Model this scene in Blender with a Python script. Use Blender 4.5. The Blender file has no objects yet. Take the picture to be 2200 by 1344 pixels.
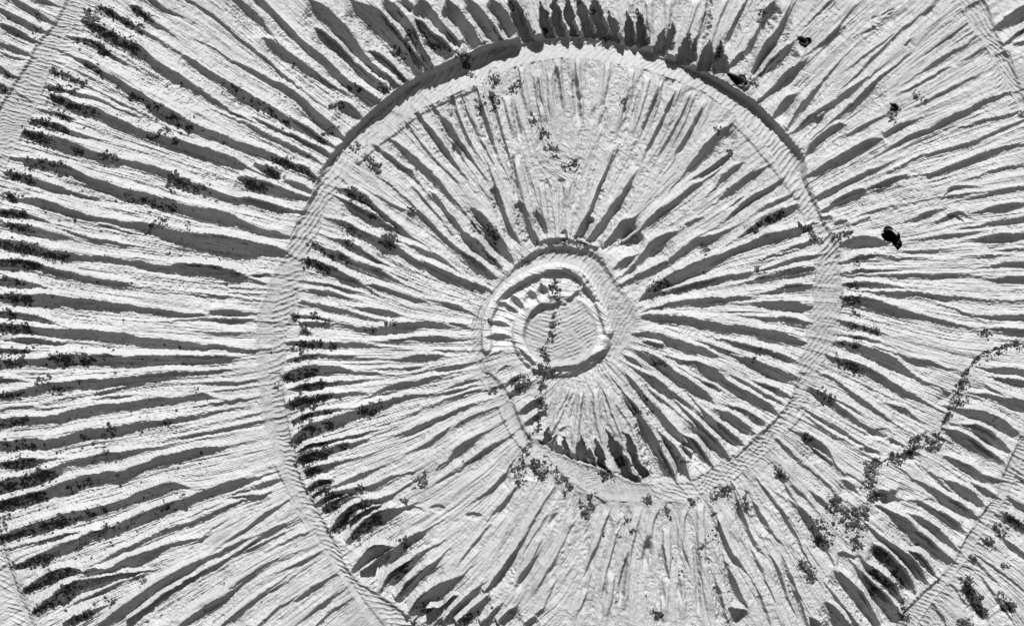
import bpy, bmesh, math
import numpy as np
from mathutils import Vector

# ------------------------------------------------------------------ camera, sky, sun, exposure
SC = bpy.context.scene
COL = SC.collection
MM = 0.001                       # one unit of the carving's own drawing grid = 1 mm
CX, CY, CZ = 1100.0, 672.0, 1.55  # grid point in front of the lens and its height above the ground


def wpt(px, py, h=0.0):
    """carving grid (mm right, mm down, mm proud of the wall) -> world"""
    return ((px - CX) * MM, -h * MM, (CY - py) * MM + CZ)


cam_d = bpy.data.cameras.new('camera')
cam = bpy.data.objects.new('camera', cam_d)
COL.objects.link(cam)
DIST = 4.2
cam.location = (0, -DIST, CZ)
cam.rotation_euler = (math.radians(90), 0, 0)
cam_d.sensor_width = 36
cam_d.lens = 36 * DIST / 2.2
cam_d.clip_end = 500
SC.camera = cam

SUN_EL = math.radians(50)
SUN_AZ = math.radians(1.5)        # a touch right of straight above
world = bpy.data.worlds.new('World')
SC.world = world
world.use_nodes = True
wn = world.node_tree
wn.nodes.clear()
sky = wn.nodes.new('ShaderNodeTexSky')
sky.sky_type = 'NISHITA'
sky.sun_disc = False
sky.dust_density = 0.3
sky.sun_elevation = SUN_EL
sky.sun_rotation = math.pi - SUN_AZ
bw = wn.nodes.new('ShaderNodeRGBToBW')     # black and white photograph: a neutral sky
bg = wn.nodes.new('ShaderNodeBackground')
bg.inputs['Strength'].default_value = 0.05
wo = wn.nodes.new('ShaderNodeOutputWorld')
wn.links.new(sky.outputs[0], bw.inputs[0])
wn.links.new(bw.outputs[0], bg.inputs['Color'])
wn.links.new(bg.outputs[0], wo.inputs[0])

sun_d = bpy.data.lights.new('sun', 'SUN')
sun_d.energy = 5.0
sun_d.angle = math.radians(0.5)
sun_d.color = (1, 1, 1)
sun = bpy.data.objects.new('sun', sun_d)
COL.objects.link(sun)
to_sun = Vector((math.sin(SUN_AZ) * math.cos(SUN_EL), -math.cos(SUN_AZ) * math.cos(SUN_EL), math.sin(SUN_EL)))
sun.rotation_euler = to_sun.to_track_quat('Z', 'Y').to_euler()
sun.location = (0, -6, 8)
GR = math.tan(math.radians(40))   # fall of the sunlight across the wall, mm per mm

SC.view_settings.view_transform = 'Standard'
SC.view_settings.look = 'None'
SC.view_settings.exposure = 0.93
SC.view_settings.gamma = 1.0
SC.view_settings.use_curve_mapping = False
SC.render.engine = 'CYCLES'
SC.cycles.max_bounces = 5
SC.cycles.diffuse_bounces = 4

# ------------------------------------------------------------------ materials


def stone_material(name='carved_limestone', tone=1.0):
    m = bpy.data.materials.new(name)
    m.use_nodes = True
    nt = m.node_tree
    b = nt.nodes['Principled BSDF']
    b.inputs['Roughness'].default_value = 0.95
    b.inputs['Specular IOR Level'].default_value = 0.15
    geo = nt.nodes.new('ShaderNodeNewGeometry')

    def noise(scale, detail, rough=0.6):
        n = nt.nodes.new('ShaderNodeTexNoise')
        n.inputs['Scale'].default_value = scale
        n.inputs['Detail'].default_value = detail
        n.inputs['Roughness'].default_value = rough
        nt.links.new(geo.outputs['Position'], n.inputs['Vector'])
        return n

    def ramp(src, p0, c0, p1, c1):
        r = nt.nodes.new('ShaderNodeValToRGB')
        r.color_ramp.elements[0].position = p0
        r.color_ramp.elements[0].color = (c0, c0, c0, 1)
        r.color_ramp.elements[1].position = p1
        r.color_ramp.elements[1].color = (c1, c1, c1, 1)
        nt.links.new(src, r.inputs[0])
        return r

    def mul(a, c):
        x = nt.nodes.new('ShaderNodeMix')
        x.data_type = 'RGBA'
        x.blend_type = 'MULTIPLY'
        x.inputs['Factor'].default_value = 1
        nt.links.new(a, x.inputs[6])
        nt.links.new(c, x.inputs[7])
        return x.outputs[2]

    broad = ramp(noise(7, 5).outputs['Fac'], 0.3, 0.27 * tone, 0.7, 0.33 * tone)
    mid = ramp(noise(70, 6, 0.7).outputs['Fac'], 0.32, 0.84, 0.55, 1.0)
    grain = ramp(noise(520, 3, 0.7).outputs['Fac'], 0.30, 0.72, 0.50, 1.0)
    c = mul(mul(broad.outputs[0], mid.outputs[0]), grain.outputs[0])
    nt.links.new(c, b.inputs['Base Color'])
    f1 = noise(420, 4, 0.65)
    f2 = noise(150, 3, 0.6)
    add = nt.nodes.new('ShaderNodeMath')
    add.operation = 'ADD'
    nt.links.new(f1.outputs['Fac'], add.inputs[0])
    nt.links.new(f2.outputs['Fac'], add.inputs[1])
    bump = nt.nodes.new('ShaderNodeBump')
    bump.inputs['Strength'].default_value = 0.55
    bump.inputs['Distance'].default_value = 0.0016
    nt.links.new(add.outputs[0], bump.inputs['Height'])
    nt.links.new(bump.outputs[0], b.inputs['Normal'])
    return m


def plain_material(name, lo, hi, scale, rough=0.95):
    m = bpy.data.materials.new(name)
    m.use_nodes = True
    nt = m.node_tree
    b = nt.nodes['Principled BSDF']
    b.inputs['Roughness'].default_value = rough
    b.inputs['Specular IOR Level'].default_value = 0.1
    geo = nt.nodes.new('ShaderNodeNewGeometry')
    n = nt.nodes.new('ShaderNodeTexNoise')
    n.inputs['Scale'].default_value = scale
    n.inputs['Detail'].default_value = 4
    r = nt.nodes.new('ShaderNodeValToRGB')
    r.color_ramp.elements[0].position = 0.3
    r.color_ramp.elements[0].color = (lo, lo, lo, 1)
    r.color_ramp.elements[1].position = 0.7
    r.color_ramp.elements[1].color = (hi, hi, hi, 1)
    nt.links.new(geo.outputs['Position'], n.inputs['Vector'])
    nt.links.new(n.outputs['Fac'], r.inputs[0])
    nt.links.new(r.outputs[0], b.inputs['Base Color'])
    return m


STONE = stone_material()
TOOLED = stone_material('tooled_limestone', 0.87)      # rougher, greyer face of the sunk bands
SUNLIT = stone_material('sunlit_limestone', 1.18)  # sunlit brightness of ring and hub rim put into a paler tone
LICHEN = plain_material('black_lichen', 0.012, 0.05, 160)
GREYL = plain_material('grey_lichen', 0.03, 0.12, 200)
HOLE = plain_material('shaded_hollow', 0.008, 0.03, 90)  # shade of the deep black hollow painted in, with its lichen coat
SHADE_LICHEN = plain_material('shaded_lichen_hollow', 0.02, 0.12, 110)  # shade of the other hollows painted in together with their lichen
GROUND = plain_material('dark_earth', 0.06, 0.11, 14)

# ------------------------------------------------------------------ grooves of the carving
# every groove: points (x, y, width); a key is the corner of the patch the points were measured in,
# 3.667 units per mm.
Z = 600.0 / 2200.0
GROOVES = {
(0, 0): [
 (0,75,50, 120,150,70, 240,215,70, 345,248,25), (80,-10,50, 200,60,55, 330,140,50, 430,188,20), (270,-20,60, 350,10,60, 410,35,20),
 (0,205,50, 120,250,70, 200,295,60, 270,328,20), (-60,330,40, 0,350,45, 100,400,50, 180,430,45, 255,458,12), (0,420,25, 80,460,25, 150,472,8),
 (-40,540,60, 0,565,65, 50,590,70, 105,612,25), (-40,680,80, 0,690,80, 40,710,50, 65,722,10), (130,740,25, 180,780,45, 255,822,12),
 (1030,40,40, 1110,100,50, 1200,170,40, 1300,240,15), (1140,-30,40, 1180,10,45, 1270,70,45, 1345,97,15),
 (1480,0,20, 1600,70,25, 1720,160,25, 1830,260,25, 1950,360,28, 2100,480,28, 2200,570,22, 2390,720,12),
 (1790,-50,40, 1850,0,50, 1950,90,70, 2040,180,70, 2110,255,25),
 (690,190,50, 830,270,90, 960,340,100, 1060,390,90, 1160,470,85, 1300,550,80, 1430,640,65, 1580,740,50, 1720,830,40, 1850,900,25, 1980,960,12),
 (780,60,40, 900,120,50, 1000,180,50, 1100,240,35, 1250,320,22, 1400,410,15),
 (1440,440,35, 1560,520,50, 1660,590,50, 1780,660,60, 1900,745,85, 2040,830,85, 2150,880,80, 2280,970,75, 2440,1060,75, 2600,1150,22),
 (590,300,20, 660,320,45, 740,350,50, 830,410,50, 885,442,15), (590,465,15, 680,510,50, 780,570,70, 880,630,80, 980,690,90, 1100,770,100, 1220,840,100, 1340,910,95, 1440,970,75, 1580,1030,75, 1700,1080,70, 1850,1140,65, 2000,1190,70, 2200,1260,65, 2400,1345,35),
 (410,555,25, 500,590,40, 600,640,40, 680,680,25, 800,740,14, 980,820,8), (380,690,25, 470,700,30, 560,740,40, 680,770,40, 800,805,28, 900,840,8),
 (395,755,45, 500,800,85, 600,850,85, 720,880,80, 850,940,80, 960,990,75, 1060,1040,75, 1180,1080,80, 1300,1120,85, 1450,1160,95, 1600,1210,105, 1750,1260,110, 1880,1290,80, 1945,1322,20),
 (350,870,25, 430,890,35, 525,922,25), (250,950,40, 340,970,60, 450,1010,60, 560,1060,50, 690,1082,15),
 (185,1045,45, 300,1080,80, 400,1120,90, 520,1150,85, 620,1190,80, 740,1230,75, 880,1270,65, 1000,1290,60, 1130,1320,60, 1230,1350,60, 1380,1420,80, 1550,1480,85, 1700,1530,65, 1850,1580,55, 2000,1600,65, 2200,1650,60, 2300,1660,20),
 (150,1265,25, 240,1285,70, 340,1305,85, 450,1340,85, 560,1360,75, 700,1430,80, 850,1480,85, 980,1520,85, 1130,1560,85, 1280,1610,90, 1450,1660,95, 1620,1700,105, 1760,1720,110, 1880,1760,85, 2020,1810,65, 2200,1860,60, 2265,1866,12),
],
(500, 0): [
 (140,-60,40, 200,0,45, 330,120,42, 430,230,50, 560,350,60, 700,480,65, 800,580,75, 900,670,85, 1010,740,100, 1110,805,100, 1190,845,30),
 (245,305,40, 320,370,85, 420,450,95, 520,510,85, 620,580,85, 735,645,30),
 (-150,390,15, 0,480,22, 150,570,40, 300,650,52, 430,720,65, 540,800,85, 600,870,85, 680,950,90, 780,1020,90, 855,1085,30),
 (590,-20,60, 680,70,100, 760,160,115, 850,250,115, 940,340,105, 1010,440,90, 1060,500,70, 1110,560,75, 1200,620,75, 1295,690,55),
 (620,190,35, 690,250,42, 770,330,52, 850,410,52, 940,500,62, 1030,590,75, 1120,660,85, 1210,715,60),
 (910,-20,70, 1020,80,115, 1120,150,145, 1210,250,155, 1290,340,145, 1370,430,130, 1440,510,130, 1510,580,130),
 (1180,-10,65, 1260,80,92, 1330,170,92, 1400,260,92, 1450,370,85, 1510,470,95, 1570,540,90),
 (1040,400,35, 1120,440,60, 1200,500,62, 1280,580,62, 1350,650,60),
 (1310,-20,60, 1390,80,75), (1420,130,60, 1500,230,85, 1560,290,85, 1640,350,105, 1710,430,105),
 (1470,-20,70, 1540,90,82, 1610,180,85, 1680,270,95, 1750,350,95), (1680,-20,70, 1730,80,100, 1790,170,130, 1860,260,135, 1910,360,125),
 (1850,-20,80, 1930,90,90, 1990,180,95, 2050,280,85, 2110,350,70), (2030,-20,70, 2100,90,85, 2160,180,95, 2210,260,95),
 (0,940,22, 150,1010,40, 260,1070,50, 400,1130,60, 520,1200,62, 620,1250,50, 690,1300,15), (290,990,22, 430,1060,40, 560,1120,42, 690,1190,50, 805,1265,35),
 (830,790,45, 900,850,95, 960,900,70, 1025,955,25),
 (1240,1090,40, 1330,1170,50, 1430,1270,62, 1560,1390,62, 1650,1490,52, 1740,1600,30, 1830,1680,12), (1150,1190,28, 1220,1240,40, 1300,1310,42, 1400,1370,52, 1465,1445,20),
 (1370,990,18, 1450,1100,25, 1550,1220,25, 1650,1320,16), (1475,920,30, 1560,1030,50, 1640,1140,52, 1720,1260,42, 1790,1350,15),
 (1600,870,28, 1680,970,60, 1760,1100,62, 1830,1200,52, 1905,1295,15), (1735,790,28, 1760,900,38, 1810,1020,40, 1870,1150,40, 1895,1190,8),
 (1820,780,18, 1870,950,30, 1930,1080,38, 1985,1175,15), (1940,760,28, 1970,880,40, 2000,1010,40, 2050,1150,40, 2085,1225,15), (2060,840,22, 2090,960,30, 2120,1080,30, 2165,1205,25),
],
(1000, 0, 'F'): [
 (345,-30,70, 390,80,90, 430,180,115, 480,280,110), (590,20,40, 615,120,80, 645,270,90), (690,-20,65, 710,100,85, 745,260,95), (795,-10,60, 820,120,75, 855,260,75),
 (885,-10,60, 930,110,95, 975,260,120), (1005,0,70, 1040,120,115, 1085,270,130), (1140,110,60, 1150,160,80, 1175,270,75), (1270,120,50, 1295,290,85), (1360,95,60, 1395,300,85),
 (1560,250,50, 1540,370,100), (1640,200,55, 1615,330,65), (1760,280,50, 1730,440,110), (1830,290,40, 1800,420,60), (1930,350,50, 1905,500,110), (2000,345,50, 2005,520,110),
],
(1000, 0): [
 (1915,-10,25, 1890,130,40, 1860,250,50, 1830,350,35), (2190,60,22, 2120,200,40, 2070,310,42, 2050,370,15), (2200,400,40, 2120,500,50, 2080,545,15),
 (2110,975,55, 2030,1060,75, 1930,1150,95, 1850,1250,92, 1740,1360,25), (2085,1225,35, 2000,1280,50, 1930,1340,50, 1880,1365,40, 1800,1405,12), (2185,1285,50, 2100,1350,52, 2020,1420,62, 1970,1475,15),
],
(1000, 0, 'S'): [
 (360,760,22, 390,900,30, 420,1040,40, 450,1150,15), (700,470,14, 720,620,32, 740,780,32, 770,900,15), (850,560,20, 860,700,42, 880,850,52, 900,980,35), (1030,840,30, 980,960,50),
 (1120,800,20, 1080,960,40, 1060,1060,15), (1300,700,20, 1260,850,32, 1230,980,15), (1380,680,20, 1340,840,32, 1300,1000,15), (1530,700,25, 1480,850,40, 1420,1000,42, 1370,1120,15),
 (1660,730,20, 1600,880,45, 1540,1030,55, 1460,1160,45, 1400,1300,15), (1800,700,15, 1720,900,34, 1640,1050,45, 1560,1190,42, 1500,1290,15), (1890,820,20, 1810,1000,45, 1730,1140,42, 1640,1280,25),
 (560,560,15, 580,740,25, 610,900,20),
],
(1600, 0): [
 (240,10,55, 180,110,62, 130,230,52, 60,330,42, 15,430,50), (330,150,28, 270,260,62, 200,350,82, 140,440,82, 70,575,60), (390,330,55, 320,410,85, 240,490,85, 160,570,62, 100,620,25),
 (500,440,38, 420,530,55, 340,600,65, 260,680,52, 170,750,30), (760,210,38, 680,290,42, 600,350,42, 540,392,15), (640,620,28, 560,720,42, 470,840,62, 400,930,62, 340,1015,30),
 (420,730,55, 340,810,82, 290,870,82, 235,935,30), (1230,250,14, 1100,370,20, 960,520,20, 830,650,15), (960,620,18, 850,700,52, 760,770,62, 660,840,62, 560,910,62, 480,970,52, 400,1040,42, 350,1065,15),
 (1180,530,22, 1080,610,42, 980,710,62, 880,820,62, 760,910,42, 670,985,15), (705,-10,40, 620,80,32, 540,150,15), (650,880,55, 600,930,45),
 (810,955,35, 720,1020,62, 620,1090,62, 540,1160,62, 495,1230,25), (1080,930,18, 980,970,32, 880,1020,42, 800,1062,15), (1490,50,35, 1410,115,25), (1325,305,25, 1265,365,15), (1170,95,35, 1080,165,22), (1020,215,35, 950,265,20),
 (1815,318,22, 1700,390,32, 1580,460,42, 1450,550,42, 1395,582,12), (1915,378,18, 1830,420,30, 1755,465,15), (1710,225,18, 1600,310,32, 1500,385,15),
 (2055,745,25, 1950,780,50, 1850,830,62, 1740,890,62, 1640,940,62, 1560,980,62, 1460,1040,62, 1370,1070,72, 1260,1120,62, 1155,1172,25), (1430,925,16, 1320,960,42, 1230,1000,62, 1120,1080,55),
 (1080,1105,38, 980,1140,85, 880,1200,85, 780,1250,85, 680,1300,85, 560,1370,65, 480,1395,20), (2125,898,16, 1980,940,30, 1850,970,42, 1770,992,15), (2120,990,15, 1980,1050,25, 1850,1110,42, 1700,1160,42, 1550,1200,42, 1400,1240,42, 1250,1305,25),
 (2120,1160,28, 2000,1190,50, 1880,1230,52, 1760,1280,52, 1640,1320,52, 1560,1360,52, 1440,1388,35),
 (1885,0,40, 1810,40,62, 1745,80,15), (2260,40,80, 2200,80,85, 2100,150,95, 2010,210,62, 1945,255,15), (2260,200,35, 2200,240,40, 2120,290,32, 2035,375,12), (2240,330,40, 2130,355,25), (2070,415,45, 1990,450,40), (2230,890,60, 2170,915,40),
 (1560,560,12, 1420,640,20, 1300,700,12), (1100,330,12, 960,440,18, 880,500,10), (1750,640,12, 1600,720,22, 1450,800,15),
],
(0, 350): [
 (50,90,45, 150,110,62, 250,140,62, 380,180,62, 500,220,42, 605,242,15), (40,250,45, 130,290,50),
 (170,290,15, 300,310,62, 430,350,75, 550,390,75, 680,430,65, 800,450,45, 950,480,65, 1100,510,75, 1230,540,110, 1400,580,135, 1550,610,145, 1750,650,155, 1950,670,145, 2100,690,115, 2200,700,85, 2318,742,20),
 (-60,380,40, 0,390,45, 120,400,75, 230,420,42, 340,460,30, 425,482,10), (20,490,45, 150,520,75, 300,540,75, 420,570,62, 545,602,20), (640,570,18, 760,610,42, 900,640,42, 1055,662,12),
 (-60,630,80, 0,640,82, 150,660,95, 280,690,105, 380,720,95, 520,740,75, 650,750,52, 800,760,42, 950,780,52, 1100,800,55, 1250,830,65, 1380,840,95, 1550,850,135, 1700,870,125, 1850,890,92, 1965,922,25),
 (-60,780,70, 0,790,72, 150,800,85, 300,820,85, 420,860,85, 530,890,65, 650,920,65, 800,940,52, 950,960,52, 1085,982,20), (-60,925,60, 0,930,62, 120,940,75, 230,950,55, 345,972,20),
 (-60,1060,60, 0,1060,62, 130,1070,75, 260,1070,85, 400,1080,95, 560,1100,95, 720,1110,95, 880,1130,75, 1050,1140,52, 1200,1160,42, 1400,1190,42, 1600,1205,35), (1660,1185,45, 1800,1190,85, 1900,1200,55, 1975,1192,10),
 (0,1190,50, 120,1200,52, 250,1220,55, 350,1240,42, 405,1258,8),
 (1080,760,12, 1200,765,16, 1400,800,12), (700,470,12, 850,500,20, 980,540,10), (1150,985,12, 1400,1015,18, 1700,1050,18, 1950,1075,12), (900,960,10, 1200,1010,14, 1500,1040,10), (1900,900,20, 2050,890,25, 2160,890,10), (1880,985,14, 2000,995,16, 2110,1000,10), (1880,1030,12, 2000,1035,14, 2100,1040,10), (1450,1240,15, 1700,1230,25, 1900,1240,18, 2150,1260,10),
],
(0, 660): [
 (-60,155,70, 0,160,72, 150,170,75, 300,190,65, 450,210,85, 600,220,95, 800,230,105, 1000,250,95, 1150,270,85, 1350,290,75, 1550,320,75, 1750,330,65, 1950,340,32, 2185,342,10), (120,250,22, 250,255,30, 405,266,15),
 (-60,450,90, 0,450,92, 100,450,65, 220,440,55, 340,440,65, 450,420,95, 600,410,115, 750,420,105, 950,420,95, 1200,420,95, 1400,420,85, 1600,420,75, 1750,410,75, 1850,400,35, 1925,388,8), (-40,350,40, 0,350,42, 120,350,50, 215,350,15),
 (-60,580,50, 0,580,52, 80,580,42, 205,592,12), (-60,715,60, 0,710,62, 100,700,65, 220,680,65, 320,650,75, 450,620,85, 600,610,85, 800,600,85, 1000,580,95, 1200,560,95, 1350,540,75, 1500,530,42, 1655,508,12),
 (0,820,40, 60,810,42, 180,805,32, 350,800,25, 455,794,8), (-60,935,80, 0,930,82, 100,910,85, 220,900,65, 350,890,65, 480,870,65, 580,830,75, 700,810,85, 830,800,85, 950,790,65, 1080,770,75, 1200,750,85, 1350,740,75, 1500,730,65, 1600,710,65, 1675,722,15),
 (1600,780,20, 1720,770,42, 1850,750,42, 1995,718,10), (-60,1105,90, 0,1100,92, 120,1090,95, 280,1080,95, 430,1070,85, 540,1040,92, 700,1000,115, 850,980,105, 1000,960,95, 1150,940,95, 1300,910,75, 1450,890,65, 1600,860,42, 1725,828,12),
 (1620,600,15, 1750,605,35, 1880,600,32, 1985,573,8), (1615,203,12, 1720,215,42, 1850,215,32, 1955,215,8), (500,720,12, 700,690,16, 900,650,12), (1500,960,12, 1750,910,18, 1980,850,12), (1400,1030,15, 1600,990,22, 1800,950,20, 2050,900,10), (1750,660,12, 1900,640,20, 2040,620,10), (800,720,12, 1000,705,20, 1150,695,10),
],
(0, 978): [
 (-60,275,130, 0,260,132, 100,230,132, 220,210,122, 330,160,95, 420,130,85, 480,90,65, 600,60,65, 720,30,75, 850,10,75, 1000,-10,55, 1150,-40,45, 1300,-66,32, 1500,-106,25, 1705,-147,12), (0,80,50, 100,70,62, 200,60,92, 320,45,42, 455,28,12),
 (-60,415,90, 0,400,92, 150,370,105, 300,320,95, 420,280,95, 560,240,115, 700,210,115, 850,180,105, 1000,150,85, 1130,100,85, 1250,50,95, 1400,20,95, 1550,-20,85, 1680,-45,55, 1795,-67,12),
 (-40,680,50, 0,670,62, 130,620,85, 280,580,115, 420,540,105, 560,500,95, 700,460,95, 850,420,85, 1000,370,75, 1150,310,85, 1280,270,95, 1380,240,75, 1475,252,15),
 (100,885,35, 220,850,85, 350,800,115, 480,760,95, 600,710,95, 720,640,85, 850,600,85, 1000,560,105, 1150,490,95, 1280,440,95, 1400,400,95, 1520,350,75, 1640,300,75, 1780,250,95, 1900,220,75, 2000,190,42, 2065,168,12),
 (180,1075,35, 280,1030,85, 420,970,105, 560,920,105, 665,932,40), (620,960,55, 740,930,105, 880,910,85, 1000,860,105, 1080,830,95, 1200,770,75, 1300,720,65, 1430,690,55, 1560,660,32, 1645,598,10),
 (265,1245,35, 370,1190,95, 500,1100,125, 620,1040,125, 750,1000,105, 880,970,85, 1000,940,62, 1065,928,12), (800,830,12, 950,760,42, 1100,700,62, 1250,630,62, 1400,570,52, 1550,520,42, 1700,450,32, 1855,378,12),
 (510,1345,60, 620,1290,85, 730,1230,62, 805,1198,12), (800,1355,80, 950,1250,105, 1050,1180,95, 1130,1110,95, 1280,1020,95, 1400,950,85, 1530,880,75, 1620,830,42, 1780,740,42, 1900,690,42, 2000,650,30, 2120,600,35, 2260,560,45, 2350,515,12),
 (1000,1310,35, 1170,1200,62, 1300,1110,75, 1430,1050,65, 1560,960,42, 1680,900,62, 1800,820,32, 1980,740,25, 2105,678,12), (1430,1340,40, 1600,1230,85, 1730,1150,85, 1830,1080,52, 1950,980,32, 2105,878,12), (1740,1350,30, 1880,1240,42, 2000,1150,42, 2130,1060,32, 2205,997,12),
 (1880,330,15, 1960,330,62, 2040,330,52, 2085,308,8), (1880,282,15, 2000,240,25, 2155,198,12), (60,860,20, 180,800,25, 330,740,12), (150,720,15, 400,660,22, 560,620,12), (1300,560,10, 1450,500,14, 1650,420,10), (700,1110,12, 900,1020,18, 1050,970,12),
],
(500, 978): [
 (120,275,20, 230,230,42, 340,205,42, 365,200,8), (0,650,28, 100,590,32, 200,510,32, 300,440,32, 385,388,15), (0,800,40, 120,730,42, 250,630,52, 350,580,55, 455,527,15), (-20,1050,35, 150,950,42, 300,850,25, 425,798,12),
 (370,710,16, 480,660,32, 605,598,20), (0,1310,75, 120,1210,55, 250,1110,42, 385,1018,25), (440,890,25, 560,840,52, 690,765,25), (500,1150,35, 600,1080,52, 690,1020,42, 745,988,8),
 (580,1280,25, 700,1190,42, 825,1097,12), (690,1320,30, 800,1220,42, 895,1157,12), (380,830,25, 475,788,12), (230,1320,30, 340,1230,32, 450,1150,15),
 # middle whorl
 (600,290,75, 700,230,92, 785,208,40), (780,270,35, 900,220,55, 1050,150,42, 1185,88,12), (640,335,50, 720,290,65, 790,270,25), (660,395,55, 760,345,95, 850,310,65, 930,300,65, 1050,280,62, 1150,240,62, 1250,180,42, 1285,168,8),
 (720,430,60, 800,400,95, 920,350,92, 1045,308,40), (785,595,45, 880,510,115, 980,430,115, 1080,390,105, 1180,360,65, 1285,288,12), (940,530,55, 1060,460,85, 1165,398,40),
 (915,690,50, 1000,610,115, 1080,540,115, 1170,490,115, 1260,450,95, 1345,418,30), (940,930,40, 1030,860,130, 1120,800,215, 1200,760,205, 1240,740,120), (1020,930,60, 1130,900,130, 1260,800,130, 1360,710,85, 1450,640,75, 1545,577,20),
 (1165,1075,35, 1250,1000,135, 1340,910,95, 1420,840,75, 1490,770,42, 1545,737,12), (1305,1135,90, 1390,1040,85, 1480,950,75, 1560,880,62, 1625,817,15), (1400,1290,80, 1500,1200,175, 1600,1100,120, 1700,1030,95, 1790,970,52, 1815,948,12),
 (1470,1360,150, 1580,1250,200, 1660,1190,100), (1690,1320,80, 1790,1220,85, 1870,1120,75, 1935,1047,20), (1690,1180,35, 1760,1110,52, 1795,1087,8), (1810,1345,95, 1900,1240,95, 1980,1150,55, 2005,1107,12), (1980,1325,60, 2060,1250,75, 2105,1187,20), (2110,1325,85, 2200,1225,65, 2220,1200,20),
],
(500, 660): [
 (480,78,35, 650,90,42, 805,122,20), (530,130,35, 650,130,42, 800,140,42, 950,160,32, 1060,180,52, 1200,170,65, 1350,150,75, 1500,140,65, 1650,150,52, 1725,155,20), (1720,130,25, 1800,150,42, 1865,162,10), (950,8,15, 1050,20,42, 1150,35,65, 1250,60,62, 1345,77,12),
 (540,-30,35, 640,-10,32, 750,15,52, 900,45,42, 1065,77,10), (545,180,45, 625,212,15), (430,300,45, 550,305,62, 700,300,65, 850,300,55, 1000,300,52, 1100,305,32, 1185,312,8), (1155,266,15, 1300,260,52, 1430,250,42, 1520,245,55, 1680,265,52, 1825,267,10),
 (430,435,35, 550,400,55, 700,390,55, 850,395,42, 1000,400,25, 1135,406,8), (1245,422,15, 1350,415,52, 1480,405,65, 1620,400,52, 1675,395,8), (1580,350,15, 1700,355,32, 1855,350,20), (385,565,45, 470,540,95, 560,530,125, 680,500,115, 800,490,85, 900,490,42, 950,520,32, 1100,520,32, 1255,542,12),
 (440,660,25, 560,640,62, 680,610,65, 800,600,55, 950,590,32, 1085,574,8), (430,785,55, 540,750,95, 640,730,85, 760,700,65, 870,690,42, 1000,685,42, 1095,678,12), (1105,692,15, 1200,650,55, 1330,620,55, 1450,600,42, 1600,560,52, 1685,537,12),
 (475,905,35, 570,870,55, 680,840,65, 780,820,52, 880,810,32, 955,798,8), (465,1085,55, 550,1030,125, 650,970,125, 770,930,125, 880,880,85, 980,840,85, 1080,820,95, 1180,780,75, 1280,740,62, 1400,720,52, 1550,700,42, 1700,670,32, 1805,648,8),
 (1475,512,15, 1620,490,42, 1750,470,52, 1885,438,20), (1645,662,12, 1780,620,42, 1880,590,42, 1925,573,8), (515,1165,45, 620,1110,85, 720,1080,55, 850,1050,32, 950,1010,25, 1045,988,8), (535,1225,95, 640,1190,115, 750,1150,85, 850,1110,65, 950,1080,42, 1085,1028,12),
 (595,1315,80, 690,1280,85, 780,1250,42, 900,1220,42, 1015,1178,12), (1275,1012,15, 1400,990,52, 1520,930,55, 1650,870,42, 1800,810,42, 1925,768,12), (1695,972,15, 1800,920,42, 1930,860,42, 2055,808,12), (1695,1215,25, 1760,1150,65, 1830,1090,65, 1900,1040,55, 1975,998,8),
 (1755,1293,25, 1900,1210,42, 2000,1130,42, 2100,1060,32, 2185,1008,12), (1465,1112,12, 1560,1070,52, 1650,1010,42, 1705,958,12), (1140,490,12, 1300,490,16, 1400,480,8), (1500,800,15, 1650,740,22, 1850,680,22, 2005,648,8), (1300,560,12, 1450,520,16, 1560,480,8), (1600,1280,20, 1700,1200,25),
],
(500, 350): [
 (170,15,45, 270,70,85, 350,105,80), (410,150,40, 520,180,55, 600,215,42, 665,242,8), (45,118,35, 150,160,95, 250,195,95, 350,230,85, 450,250,65, 605,266,20), (445,8,35, 560,50,62, 645,115,25),
 (825,208,25, 920,240,65, 1010,280,95, 1080,340,85, 1160,410,65, 1250,480,55, 1330,540,52, 1405,588,10), (855,287,15, 940,350,65, 1040,420,95, 1140,470,85, 1215,497,12),
 (715,438,15, 820,470,42, 920,510,75, 1020,570,85, 1120,620,95, 1220,680,115, 1320,730,95, 1420,790,75, 1550,830,65, 1680,890,75, 1800,950,75, 1900,980,65, 2000,1010,62, 2045,1018,10), (1335,637,15, 1450,680,42, 1570,730,55, 1680,790,42, 1765,848,8),
 (1120,255,12, 1250,330,32, 1385,388,20), (775,598,15, 880,640,65, 980,690,65, 1080,740,42, 1115,757,8), (620,635,40, 730,700,75, 850,750,85, 950,800,75, 1060,840,65, 1180,880,75, 1285,928,12), (555,765,45, 650,800,85, 760,850,85, 860,890,75, 960,940,52, 1060,990,32, 1095,1012,8),
 (575,938,15, 700,955,32, 840,990,32, 955,1016,12), (575,1008,12, 680,1020,52, 780,1040,52, 895,1067,12), (1045,968,15, 1130,980,55, 1220,1010,52, 1320,1050,42, 1450,1090,32, 1545,1106,15), (1585,1098,15, 1700,1130,42, 1800,1160,42, 1855,1182,8), (465,985,25, 500,1010,45),
 (1480,260,10, 1600,400,18, 1680,500,10), (1700,250,10, 1820,380,16, 1900,480,10), (1250,180,8, 1380,300,12, 1500,420,8),
],
(900, 450): [
 (-100,-20,25, 0,50,52, 80,120,62, 180,220,42, 280,310,42, 380,390,65, 480,460,85, 570,530,75, 625,552,12), (60,-160,35, 130,-80,50, 190,0,42, 260,90,52, 340,190,52, 430,270,85, 520,370,85, 600,430,62, 655,462,10), (430,-20,55, 530,130,85, 590,220,95, 650,310,95, 710,390,62, 755,432,12),
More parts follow.
